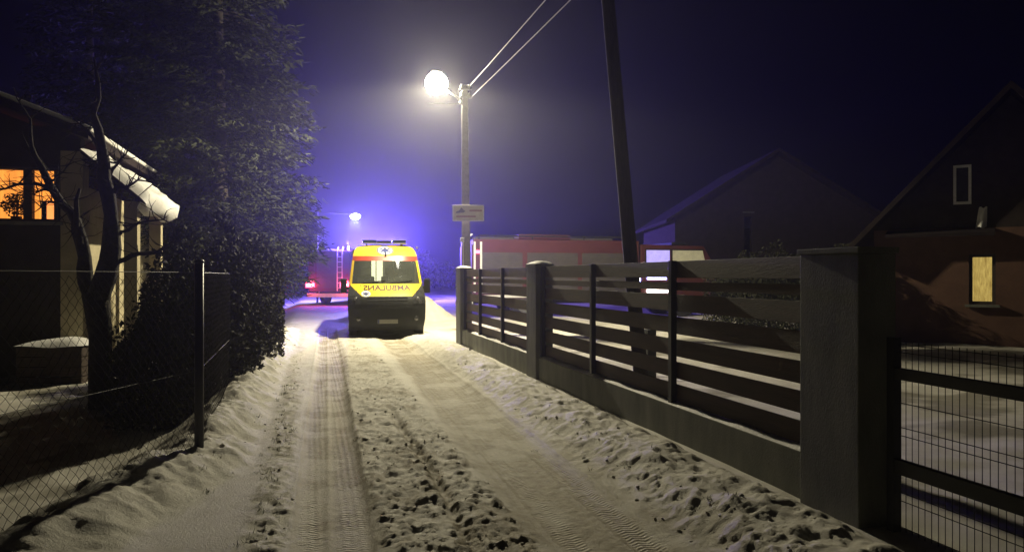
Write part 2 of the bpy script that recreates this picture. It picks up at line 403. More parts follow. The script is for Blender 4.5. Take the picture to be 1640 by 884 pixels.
# loose snow clods along the ruts and banks (uncountable): one object
def clods():
    ico = bmesh.new(); bmesh.ops.create_icosphere(ico, subdivisions=2, radius=1.0)
    bv = np.array([v.co[:] for v in ico.verts]); bf = np.array([[v.index for v in f.verts] for f in ico.faces]); ico.free()
    rs = np.random.RandomState(4); V = []; FF = []; base = 0
    XY = []
    for k in range(520):
        y = 3.2 * (6.0 ** rs.rand()); u = rs.rand()
        if u < .5: x = rs.uniform(.40, 1.34)
        elif u < .68: x = rs.normal(-.28, .09)
        elif u < .86: x = rs.normal(2.38, .12)
        elif u < .94: x = rs.uniform(2.3, 3.2)
        else: x = float(crest_x(y)) + rs.uniform(.05, .6)
        XY.append((x, y))
    XY = np.array(XY); ZG = ground(XY[:, 0], XY[:, 1])[0]
    for k, (x, y) in enumerate(XY):
        r = min(.022, .005 + rs.exponential(.0045)) * (1 if y < 9 else .8)
        q = bv * np.array([1, rs.uniform(.7, 1.3), rs.uniform(.5, .9)]) * r
        nn = np.sin(bv[:, 0] * 3.1 + k) * .22 + np.sin(bv[:, 1] * 4.3 + 2.1 * k) * .2 + np.sin(bv[:, 2] * 5.2 + k * .7) * .15 + rs.uniform(-.12, .12, len(bv))
        q = q * (1 + nn)[:, None]
        a = rs.uniform(0, 6.28); ca, sa = math.cos(a), math.sin(a)
        q = np.stack([q[:, 0] * ca - q[:, 1] * sa + x, q[:, 0] * sa + q[:, 1] * ca + y, q[:, 2] + ZG[k] + r * .15], -1)
        V.append(q); FF.append(bf + base); base += len(bv)
    o = np_obj('snow_clods', np.concatenate(V), np.concatenate(FF), M['snow_clod'], smooth=True)
    tag(o, 'loose clods of churned snow between and beside the ruts', 'snow clods', None, 'stuff')
clods()
def tufts():
    rs = np.random.RandomState(15); V = []; XY = []
    for k in range(110):
        y = 3.3 * 3.6 ** rs.rand(); u = rs.rand()
        x = rs.normal(-.34, .07) if u < .55 else float(crest_x(y)) + rs.uniform(.1, .7) if u < .8 else rs.normal(2.45, .16)
        XY.append((x, y))
    XY = np.array(XY); ZG = ground(XY[:, 0], XY[:, 1])[0]
    for (x, y), z in zip(XY, ZG):
        for j in range(rs.randint(8, 26)):
            a = rs.uniform(0, 6.28); ln = rs.uniform(.02, .055); w = rs.uniform(.0015, .003); lean = rs.uniform(.4, 1.5)
            c = np.array([x + rs.normal() * .022, y + rs.normal() * .022, z - .004]); d = np.array([math.cos(a) * lean, math.sin(a) * lean, 1.0]); d /= np.linalg.norm(d)
            sd = np.array([-math.sin(a), math.cos(a), 0]) * w
            V.append(np.stack([c - sd, c + sd, c + d * ln + sd * .3 - np.array([0, 0, .3 * ln * lean]), c + d * ln - sd * .3 - np.array([0, 0, .3 * ln * lean])]))
    V = np.concatenate(V)
    tag(np_obj('grass_tufts', V, np.arange(len(V)).reshape(-1, 4), M['grass']), 'short grass tufts poking through the snow along the lane edges', 'grass', None, 'stuff')
tufts()
for k, (px, py) in enumerate(((938, 738), (668, 806))):
    p = at(px, py, 1.6 * FPX / (py - 440)); p.z = gz(p.x, p.y) + .012
    b = MB(); s = (.032, .014)[k]
    b.add([(-s, -s*.6, 0), (s, -s*.55, .012), (s*.9, s*.6, .004), (0, s*.75, .016), (-s, s*.6, 0)], [(0, 1, 2, 3, 4)]).prism([(-s*.9, -s*.5), (s*.9, -s*.5), (s*.8, s*.5), (-s*.8, s*.5)], 'z', -.004, -.001)
    o = b.build('paper_scrap', M['paper'], loc=p, rz=.4 + k)
    tag(o, ('larger white paper scrap lying at the edge of the right wheel rut', 'tiny white scrap lying in the churned snow between the ruts')[k], 'paper', 'scraps of paper on the lane')

# ================================================================== SLAT FENCE (right)
FX = 3.35                                                    # lane face of plinth and pillars
fence = empty('slat_fence', (FX, 11.2, 0))
tag(fence, 'dark brown horizontal slat fence on grey concrete plinth and pillars', 'fence')
def fb(): return MB()
def fpart(b, name, m, bevel=0.0, smooth=False):
    b.v = [(x - FX, y - 11.2, z) for x, y, z in b.v]; return b.build(name, m, fence, smooth, bevel)
PILL = [(4.13, 4.73), (11.34, 11.87), (17.55, 18.1)]
for a, b_ in PILL:
    fpart(MB().box(FX - .02, FX + .26, a, b_, -.4, 1.745), 'pillar', M['concrete'], .008)
    fpart(MB().box(FX - .035, FX + .275, a - .015, b_ + .015, 1.746, 1.785), 'pillar_cap', M['concrete'], .006)
for a, b_ in ((4.731, 11.339), (11.871, 17.549)):
    fpart(MB().box(FX + .03, FX + .21, a, b_, -.4, .345), 'plinth', M['concrete'], .006)
    rows = []
    ys = np.linspace(a + .01, b_ - .01, 90)
    for xx, zz in ((.035, .346), (.06, .362), (.12, .366), (.17, .36), (.205, .346)):
        rows.append([(FX + xx, y, zz + .008 * math.sin(y * 7) * (1 if zz > .35 else 0) + (.006 * rnd.random() if zz > .35 else 0)) for y in ys])
    fpart(MB().grid(rows), 'ledge_snow', M['snow_cap'], smooth=True)
for a, b_ in PILL[1:]:
    rows = [[(FX - .03 + .30 * u, a - .01 + (b_ - a + .02) * v, 1.786 + .05 * (math.sin(math.pi * u) * math.sin(math.pi * v)) ** .5 + .008 * rnd.random()) for u in np.linspace(0, 1, 9)] for v in np.linspace(0, 1, 12)]
    fpart(MB().grid(rows), 'cap_snow', M['snow_cap'], smooth=True)
POSTS = [[4.731, 6.92, 9.14, 11.339], [11.871, 13.89, 15.86, 17.549]]
LEV = [(.372 + .22 * k, .165) for k in range(5)] + [(1.462, .078), (1.583, .162)]
for ps in POSTS:
    for i, y in enumerate(ps):
        yy = y + (.035 if i == 0 else -.035 if i == 3 else 0)
        fpart(MB().box(FX + .055, FX + .115, yy - .034, yy + .034, .347, 1.75), 'post', M['black_metal'], .003)
    for i in range(3):
        for z0, h in LEV:
            j = rnd.uniform(-.003, .003)
            fpart(MB().box(FX + .118 + j, FX + .140 + j, ps[i] + .01, ps[i+1] - .012, z0 + rnd.uniform(-.003, .003), z0 + h), 'slat', M['slat'], .003)

# ================================================================== WIRE GATE (right edge)
gate = empty('wire_gate', (FX + .15, 4.1, 0))
tag(gate, 'dark welded wire gate hinged to the nearest concrete pillar', 'gate')
def wire(b, p, q, r=.0024):
    return b.tube([p, q], r, 5, False)
b = MB(); y0, y1 = -.08, -3.2
for k in range(63):
    y = y0 - .05 * k
    wire(b, (0, y, .04), (0, y, 1.2))
for z in (.06, .22, .27, .42, .62, .67, .82, 1.0, 1.13, 1.18):
    wire(b, (.005, y0, z), (.005, y1, z), .003)
tag(b.build('wire_mesh', M['black_metal'], gate), kind='stuff')
for z, hh in ((.43, .045), (1.0, .035)):
    MB().box(-.025, .02, y1, y0 + .02, z - hh, z + hh).build('rail', M['black_metal'], gate, bevel=.004)
for y in (y0, y1): MB().box(-.03, .03, y - .03, y + .03, .02, 1.22).build('stile', M['black_metal'], gate, bevel=.004)
for z in (.74, 1.13): MB().tube([(0, .06, z - .05), (0, .06, z + .05)], .022, 10).build('hinge', M['black_metal'], gate)

# ================================================================== AMBULANCE
def lerp(tab, z): return float(np.interp(z, [t[0] for t in tab], [t[1] for t in tab]))
YF = [(.2, .16), (.32, .06), (.5, 0), (.75, .0), (.95, .04), (1.08, .12), (1.16, .26), (1.28, .50), (1.42, .80), (2.06, 1.36), (2.2, 1.50), (2.34, 1.74), (2.44, 2.05), (2.5, 2.45), (2.52, 2.8)]
HW = [(.2, .93), (.32, .97), (.5, 1.0), (.95, 1.02), (1.2, 1.01), (1.42, .985), (2.06, .91), (2.2, .885), (2.34, .85), (2.44, .80), (2.5, .72), (2.52, .6)]
CV = [(.2, .3), (.5, .34), (1.0, .42), (1.42, .42), (2.06, .36), (2.5, .22), (2.52, .2)]
def fy(x, z):
    s = min(1, abs(x) / lerp(HW, z)); return lerp(YF, z) + lerp(CV, z) * s ** 3.2
def front(zs, s0, s1, n=14, push=0.0, sfun=None):
    rows = []
    for z in zs:
        a, b_ = (s0, s1) if sfun is None else sfun(z)
        rows.append([(s * lerp(HW, z), fy(s * lerp(HW, z), z) - push, z) for s in np.linspace(a, b_, n)])
    return rows
van = empty('ambulance', at(618, 540, 20.6)); van.location.z = -.03; van.rotation_euler[2] = R(1.5)
van.location = (1.90, 20.05, -.03); van.rotation_euler[2] = R(-3.0)
tag(van, 'yellow ambulance van with red band parked facing the camera on the lane', 'ambulance')
L_V = 5.9
def sides(zs, name, m, y_from=None, push=0.0):
    b = MB()
    for sg in (-1, 1):
        rows = []
        for z in zs:
            w = lerp(HW, z) + push; ya = fy(lerp(HW, z), z) if y_from is None else max(y_from[0], fy(lerp(HW, z), z)); yb = L_V if y_from is None else y_from[1]
            rows.append([(sg * w, y, z) for y in np.linspace(ya, yb, 12)])
        b.grid(rows)
    return b.build(name, m, van, True)
Zs = lambda a, b_, n: list(np.linspace(a, b_, n))
sides(Zs(.32, 2.5, 26), 'body_side', M['yellow'])
sides(Zs(1.0, 1.2, 3), 'side_stripe', M['vred'], (1.0, 5.7), .004)
b = MB(); rows = [[(s * lerp(HW, z), L_V + .002, z) for s in (-1, 0, 1)] for z in Zs(.32, 2.5, 12)]
b.grid(rows).build('rear_panel', M['yellow'], van)
rows = [[(s * lerp(HW, 2.5), y, 2.5 + .04 * (1 - s * s)) for s in np.linspace(-1, 1, 9)] for y in np.linspace(lerp(YF, 2.5) + .02, L_V, 10)]
MB().grid(rows).build('roof', M['yellow'], van, True)
MB().grid(front([.2, .26, .32, .4, .5, .6, .7, .78], -1, 1, 20)).build('bumper', M['vblack'], van, True)
MB().grid(front([.78, .86, .95, 1.02, 1.08, 1.12], -.62, .62, 14)).build('grille_panel', M['vblack'], van, True)
for z in (.84, .92, 1.0, 1.07):
    bb = MB().grid(front([z - .012, z + .012], -.52, .52, 12, .012)); bb.build('grille_slat', M['lens_dark'], van, True)
for sg in (-1, 1):
    s0, s1 = (.62, 1.0) if sg > 0 else (-1.0, -.62)
    MB().grid(front([.78, .86, .95, 1.02, 1.08, 1.16], s0, s1, 8)).build('fender', M['vblack'], van, True)
    hl = MB().grid(front([.9, .98, 1.06, 1.14, 1.24], 0, 0, 7, .008, lambda z: ((.66 + (z - .9) * .35, .97) if sg > 0 else (-.97, -.66 - (z - .9) * .35)))).build('headlight', M['lens_dark'], van, True)
    MB().ball((sg * .80, fy(.80, 1.02) + .02, 1.02), .055, 10, 6, (1, .5, 1)).build('bulb_reflector', M['rim'], hl, True)
    MB().ball((sg * .74, fy(.74, .52) - .012, .52), .06, 12, 6, (1, .35, 1)).build('fog_lamp', M['lens_dark'], van, True)
# bonnet: yellow trapezoid between dark swept corners
yl = lambda z: min(.965, .64 + (z - 1.10) * 1.15)
zs = [1.10, 1.14, 1.18, 1.23, 1.28, 1.33, 1.38, 1.42]
MB().grid(front(zs, 0, 0, 18, .003, lambda z: (-yl(z), yl(z)))).build('bonnet', M['yellow'], van, True)
for sg in (-1, 1):
    MB().grid(front([1.10] + zs[1:], 0, 0, 6, 0, lambda z: ((yl(z), 1) if sg > 0 else (-1, -yl(z))))).build('wing_corner', M['vblack'], van, True)
MB().grid(front([1.40, 1.425, 1.45], -.93, .93, 14, -.012)).build('cowl', M['vblack'], van, True)
# windscreen, pillars, header band, roof front
MB().grid(front(Zs(1.43, 2.05, 8), -.93, .93, 16, -.004)).build('windscreen', M['screen'], van, True)
for sg in (-1, 1):
    s0, s1 = (.93, 1) if sg > 0 else (-1, -.93)
    MB().grid(front(Zs(1.42, 2.06, 8), s0, s1, 4)).build('screen_pillar', M['yellow'], van, True)
MB().grid(front([2.05, 2.1, 2.15, 2.19], -1, 1, 18)).build('header_band', M['vred'], van, True)
MB().grid(front([2.19, 2.24, 2.29, 2.34, 2.39, 2.44, 2.48, 2.5, 2.52], -1, 1, 18)).build('roof_front', M['yellow'], van, True)
for x0, x1 in ((-.62, -.02), (.1, .7)):
    pts = [(x0 + (x1 - x0) * t, fy(x0 + (x1 - x0) * t, 1.44 + .07 * t) - .022, 1.44 + .07 * t) for t in np.linspace(0, 1, 6)]
    MB().tube(pts, .011, 5).build('wiper', M['vblack'], van)
def on_front(poly3, push):
    return [(x, fy(x, z) - push, z) for x, z in poly3]
# lettering as a mirrored word, wrapped on the bonnet
def text_mesh(body, size):
    cu = bpy.data.curves.new('letter_curve', 'FONT'); cu.body = body; cu.size = size; cu.align_x = 'CENTER'; cu.resolution_u = 3; cu.offset = .006
    to = bpy.data.objects.new('letter_tmp', cu); col.objects.link(to)
    dg = bpy.context.evaluated_depsgraph_get(); me = bpy.data.meshes.new_from_object(to.evaluated_get(dg))
    bpy.data.objects.remove(to); bm = bmesh.new(); bm.from_mesh(me)
    bmesh.ops.triangulate(bm, faces=bm.faces[:])
    bmesh.ops.subdivide_edges(bm, edges=[e for e in bm.edges if e.calc_length() > .08], cuts=1)
    bm.to_mesh(me); bm.free(); return me
me = text_mesh('AMBULANS', .215)
for v in me.vertices:
    x, u = -v.co.x * 1.12, v.co.y                   # read in a mirror
    z = 1.255 + u * .86; v.co = (x, fy(x, z) - .012, z)
me.materials.append(M['lettering'])
o = bpy.data.objects.new('mirrored_lettering', me); col.objects.link(o); o.parent = van
def disc(cx, cz, rx, rz_, push, n=28, r0=0.0):
    b = MB(); ring = lambda k: [(cx + rx * k * math.cos(t), cz + rz_ * k * math.sin(t)) for t in np.linspace(0, 2 * math.pi, n + 1)]
    return b.grid([on_front(ring(k), push) for k in np.linspace(r0, 1, 4)])
def star_of_life(cx, cz, r, name, ring=True):
    e = disc(cx, cz, r, r * .62, .006).build(name, M['white_print'], van, True)
    if ring: disc(cx, cz, r, r * .62, .009, r0=.84).build('emblem_ring', M['navy'], e, True)
    b = MB()
    for a in (90, 30, 150):
        c, s = math.cos(R(a)), math.sin(R(a)); h, w = r * .70, r * .15
        b.grid([on_front([(cx + u * c - v * s, cz + (u * s + v * c) * .62) for u in np.linspace(-h, h, 9)], .013 + a * .00002) for v in (-w, 0, w)])
    b.build('six_armed_star', M['navy'], e)
star_of_life(0.0, 2.355, .235, 'roof_emblem')
star_of_life(-.55, 1.165, .12, 'bonnet_emblem', False)
MB().add(on_front([(-.70, 1.365), (-.25, 1.375), (-.25, 1.395), (-.70, 1.385)], .012), [(0, 1, 2, 3)]).build('bonnet_line', M['vblack'], van)
MB().add(on_front([(.25, 1.375), (.72, 1.365), (.72, 1.385), (.25, 1.395)], .012), [(0, 1, 2, 3)]).build('bonnet_line', M['vblack'], van)
MB().tube([(0.0, fy(0, 2.2) - .02, 2.17), (0.0, fy(0, 2.2) - .05, 2.27)], [.028, .01], 8).build('antenna', M['vblack'], van)
pl = MB().box(-.26, .26, -.022, -.004, .40, .51).build('number_plate', M['plate'], van, bevel=.003)
MB().box(-.255, -.215, -.026, -.0235, .405, .505).build('plate_band', M['navy'], pl)
# roof light bar
lb = MB().box(-.64, .64, 2.42, 2.66, 2.555, 2.58).build('light_bar', M['tread_metal'], van, bevel=.005)
for x0, x1 in ((-.62, -.22), (.22, .62)): MB().box(x0, x1, 2.43, 2.65, 2.582, 2.665).build('blue_lens', M['lens_blue'], lb, bevel=.015)
MB().box(-.20, .20, 2.44, 2.64, 2.582, 2.65).build('speaker_box', M['vblack'], lb, bevel=.01)
MB().box(-.65, .65, 2.40, 2.68, 2.668, 2.682).build('bar_cover', M['tread_metal'], lb, bevel=.004)
for x in (-.5, .5): MB().box(x - .03, x + .03, 2.46, 2.6, 2.50, 2.556).build('foot', M['vblack'], lb)
# mirrors
for sg in (-1, 1):
    mr = MB().box(sg * 1.13 - .085, sg * 1.13 + .085, 1.20, 1.34, 1.16, 1.56).build('door_mirror', M['vblack'], van, bevel=.035)
    MB().box(sg * 1.13 - .07, sg * 1.13 + .07, 1.342, 1.346, 1.19, 1.53).build('mirror_glass', M['lens_dark'], mr)
    MB().tube([(sg * .97, 1.35, 1.30), (sg * 1.10, 1.28, 1.30)], .035, 8).build('mirror_arm', M['vblack'], mr)
    MB().ball((sg * .97, 2.75, 2.46), .035, 8, 6).build('marker_lamp', M['rim'], van, True)
    MB().add([(sg * (lerp(HW, z) + .006), y, z) for y, z in ((1.55, 1.42), (2.35, 1.42), (2.35, 2.0), (2.0, 2.0))], [(0, 1, 2, 3)]).build('door_window', M['lens_dark'], van)
def wheel(parent, x, y, r, w, sg):
    t = MB().tube([(x - w/2, y, r), (x - w*.42, y, r), (x + w*.42, y, r), (x + w/2, y, r)], [r * .93, r, r, r * .93], 28).build('wheel', M['rubber'], parent, False)
    MB().tube([(x + sg * w * .46, y, r), (x + sg * (w/2 + .012), y, r)], [r * .62, r * .56], 20).build('rim', M['rim'], t)
    return t
for sg in (-1, 1):
    wheel(van, sg * .87, .98, .345, .23, sg); wheel(van, sg * .87, 4.9, .345, .23, sg)
MB().box(-.8, .8, .35, 5.7, .22, .34).build('underbody', M['vblack'], van)
# cabin seen through the windscreen
MB().box(-.86, .86, 1.12, 1.55, 1.22, 1.40).build('dashboard', M['vblack'], van, bevel=.04)
MB().box(-.9, .9, 1.0, 2.6, .34, .42).build('cab_floor', M['vblack'], van)
for x in (-.52, .15, .52):
    st = MB().box(x - .24, x + .24, 2.35, 2.5, .9, 1.62).build('cab_seat', M['seat'], van, bevel=.04)
    MB().box(x - .13, x + .13, 2.36, 2.47, 1.65, 1.86).build('headrest', M['seat'], st, bevel=.035)
pt = [(-.9, 2.75), (.9, 2.75)]
MB().box(-.9, -.36, 2.72, 2.76, .42, 2.4).box(.30, .9, 2.72, 2.76, .42, 2.4).box(-.36, .30, 2.72, 2.76, .42, 1.35).box(-.36, .30, 2.72, 2.76, 2.12, 2.4).build('partition', M['vblack'], van)
MB().box(-.34, -.2, 4.2, 4.24, 1.0, 2.2).box(-.17, .02, 4.2, 4.24, 1.0, 2.2).build('lit_rear_cabinet', M['e_amb'], van)
MB().box(.04, .4, 4.3, 4.34, .8, 2.2).build('rear_cabinet', M['tread_metal'], van)
MB().box(-.32, .12, 1.3, 1.5, 1.42, 1.47).build('lit_dash_papers', M['cream_panel'], van, bevel=.008)
b = MB(); pts = [(.10, 1.48), (.07, 1.72), (.17, 1.92), (.23, 1.78), (.36, 1.70), (.27, 1.62), (.28, 1.50), (.2, 1.56)]
b.prism([(x, z) for x, z in pts], 'y', 1.86, 1.92); b.build('hanging_cloth', M['beige'], van, bevel=.01)
b = MB(); n = 20
b.tube([(-.45 + .17 * math.cos(t), 1.62 + .05 * math.sin(t), 1.42 + .15 * math.sin(t)) for t in np.linspace(0, 2 * math.pi, n)], .015, 6, False); b.build('steering_wheel', M['vblack'], van)

# ================================================================== STREET LAMP, SIGN, CABLES
PB = at(748, 440, 20.7); PB.z = 0
lampP = at(699, 132, 21.1)
lamp = empty('street_lamp', PB); tag(lamp, 'lit street lamp on tall square concrete pole beyond the far fence end', 'street lamp')
PT = Vector((-.06, 0, 6.72))
def sq_pole(r0, r1, top, h0=-.3):
    b = MB(); vs_ = []
    for c, r in (((0, 0, h0), r0), (top, r1)):
        vs_ += [(c[0] + sx * r, c[1] + sy * r, c[2]) for sx, sy in ((-1, -1), (1, -1), (1, 1), (-1, 1))]
    return b.add(vs_, [(3, 2, 1, 0), (4, 5, 6, 7), (0, 1, 5, 4), (1, 2, 6, 5), (2, 3, 7, 6), (3, 0, 4, 7)])
sq_pole(.135, .075, PT).build('pole', M['pole_concrete'], lamp, bevel=.012, rz=-YAW)
lp = lampP - PB
MB().tube([(PT.x - .05, PT.y, 6.25), (PT.x - .25, PT.y, 6.42), (lp.x + .35, lp.y, 6.66), (lp.x + .18, lp.y, 6.80)], [.032, .03, .028, .026], 8).build('arm', M['tread_metal'], lamp, True)
hd = MB().ball((lp.x, lp.y, lp.z + .31), .16, 16, 8, (1.1, 1.1, .5)).build('lamp_head', M['tread_metal'], lamp, True)
MB().ball((lp.x, lp.y, lp.z), .32, 24, 14, (1, 1, .95)).build('glare_globe', M['e_glare'], hd, True)  # added ball in the size of the lamp's glare, not a real fitting
ld = bpy.data.lights.new('street_light', 'POINT'); ld.energy = P_STREET * .32; ld.color = (1.0, .89, .61); ld.shadow_soft_size = .12
lo = bpy.data.objects.new('street_light', ld); col.objects.link(lo); lo.parent = lamp; lo.location = (lp.x, lp.y, lp.z)
ls = bpy.data.lights.new('street_downlight', 'SPOT'); ls.energy = P_STREET * .78; ls.color = ld.color; ls.shadow_soft_size = .12; ls.spot_size = R(155); ls.spot_blend = .10
lo = bpy.data.objects.new('street_downlight', ls); col.objects.link(lo); lo.parent = lamp; lo.location = (lp.x, lp.y, lp.z - .02)
MB().tube([(PT.x - .02, PT.y - .1, 6.20), (PT.x - 1.05, PT.y - .12, 6.16)], .011, 6).build('stay_wire', M['cable'], lamp)
for k, (dx, z) in enumerate(((-.10, 6.62), (.10, 6.62), (-.10, 6.40), (.10, 6.40), (-.12, 6.2))):
    MB().tube([(PT.x + dx, PT.y - .06, z), (PT.x + dx, PT.y - .06, z + .05), (PT.x + dx, PT.y - .06, z + .12)], [.03, .045, .02], 8).build('insulator', M['white_trim'], lamp)
MB().box(PT.x - .17, PT.x + .17, PT.y - .12, PT.y - .09, 6.36, 6.40).box(PT.x - .17, PT.x + .17, PT.y - .12, PT.y - .09, 6.58, 6.62).build('cross_bracket', M['tread_metal'], lamp)
MB().box(-.22, -.11, -.19, -.14, 2.5, 2.62).build('junction_box', M['white_trim'], lamp, bevel=.01)
MB().tube([(-.13, -.13, 0.2), (-.13, -.13, 2.5)], .012, 6).build('earth_strip', M['white_trim'], lamp)

sp = at(750, 339.5, 20.4)
sign = empty('pole_sign', sp, -YAW); tag(sign, 'small pale rectangular sign fixed to the lamp pole', 'sign')
MB().box(-.42, .42, -.012, .012, -.215, .215).build('board', M['sign_face'], sign, bevel=.008)
MB().box(-.42, .42, -.018, -.0125, .185, .21).box(-.42, .42, -.018, -.0125, -.21, -.185).box(-.415, -.39, -.0175, -.0125, -.184, .184).box(.39, .415, -.0175, -.0125, -.184, .184).build('border', M['white_trim'], sign)
b = MB()                                                         # unreadable dark mark and two lines of print
b.prism([(-.33, .03), (-.24, .07), (-.19, .15), (-.13, .09), (-.08, .05), (-.12, .01), (-.33, .0)], 'y', -.0165, -.0125); b.build('dark_mark', M['sign_ink'], sign)
MB().box(.03, .36, -.016, -.0125, .04, .09).build('print_line', M['sign_pink'], sign)
MB().box(-.32, .20, -.016, -.0125, -.11, -.07).build('print_line', M['sign_pink'], sign)
MB().box(-.02, .02, .013, .16, -.1, .1).build('bracket', M['tread_metal'], sign)
for k, (z, ex, lab) in enumerate(((6.70, 5.0, 'upper thin overhead cable running from the lamp pole top'), (6.42, 6.1, 'lower thin overhead cable running from the lamp pole insulators'))):
    a = Vector((PB.x + .06 + .06 * k, PB.y - .08, z)); e = Vector((ex, -22, 8.2)); pts = []
    for t in np.linspace(0, 1, 30):
        p = a.lerp(e, t); p.z -= .5 * 4 * t * (1 - t) * .6; pts.append(p)
    o = MB().tube(pts, .012, 6).build('overhead_cable', M['cable']); tag(o, lab, 'cable', 'cables at the lamp pole')

# leaning dark pole behind the near fence
b0 = at(1030, 640, 10.0); b1 = at(972, -20, 9.6)
d = (b1 - b0); b0g = b0 - d * (b0.z + .3) / d.z; top = b0 + d * 1.55
up = empty('utility_pole', (b0g.x, b0g.y, 0)); tag(up, 'tall dark leaning wooden pole standing behind the near fence panels', 'pole')
MB().tube([b0g - up.location, b0 - up.location, b0.lerp(top, .5) - up.location, top - up.location], [.10, .096, .085, .075], 14).build('shaft', M['pole_wood'], up, True)
MB().box(-.06, .06, -.09, .09, -.3, .9).build('footing', M['concrete'], up, bevel=.01, loc=(b0g.x - up.location.x + .1, b0g.y - up.location.y + .08, 0))

# distant lit lamp between the trees and the ambulance
fp = at(569, 344, 46); fl = empty('street_lamp', (fp.x - 2.2, fp.y + .3, 0)); tag(fl, 'small distant street lamp glowing above the ambulance beside the trees', 'street lamp')
MB().tube([(0, 0, -.1), (0, 0, fp.z + .2), (.9, -.12, fp.z + .16), (1.95, -.28, fp.z + .1)], [.06, .045, .03, .025], 8).build('pole', M['black_metal'], fl)
MB().ball((2.18, -.3, fp.z + .09), .3, 12, 6, (1.1, .5, .28)).build('lamp_head', M['tread_metal'], fl, True)
MB().ball((2.2, -.3, fp.z - .02), .25, 12, 6, (1.2, .8, .8)).build('lamp_lens', M['e_far'], fl, True)
ld = bpy.data.lights.new('far_street_light', 'POINT'); ld.energy = P_FARLAMP; ld.color = (.8, .82, 1.0); ld.shadow_soft_size = .15
lo = bpy.data.objects.new('far_street_light', ld); col.objects.link(lo); lo.parent = fl; lo.location = (2.2, -.3, fp.z - .42)

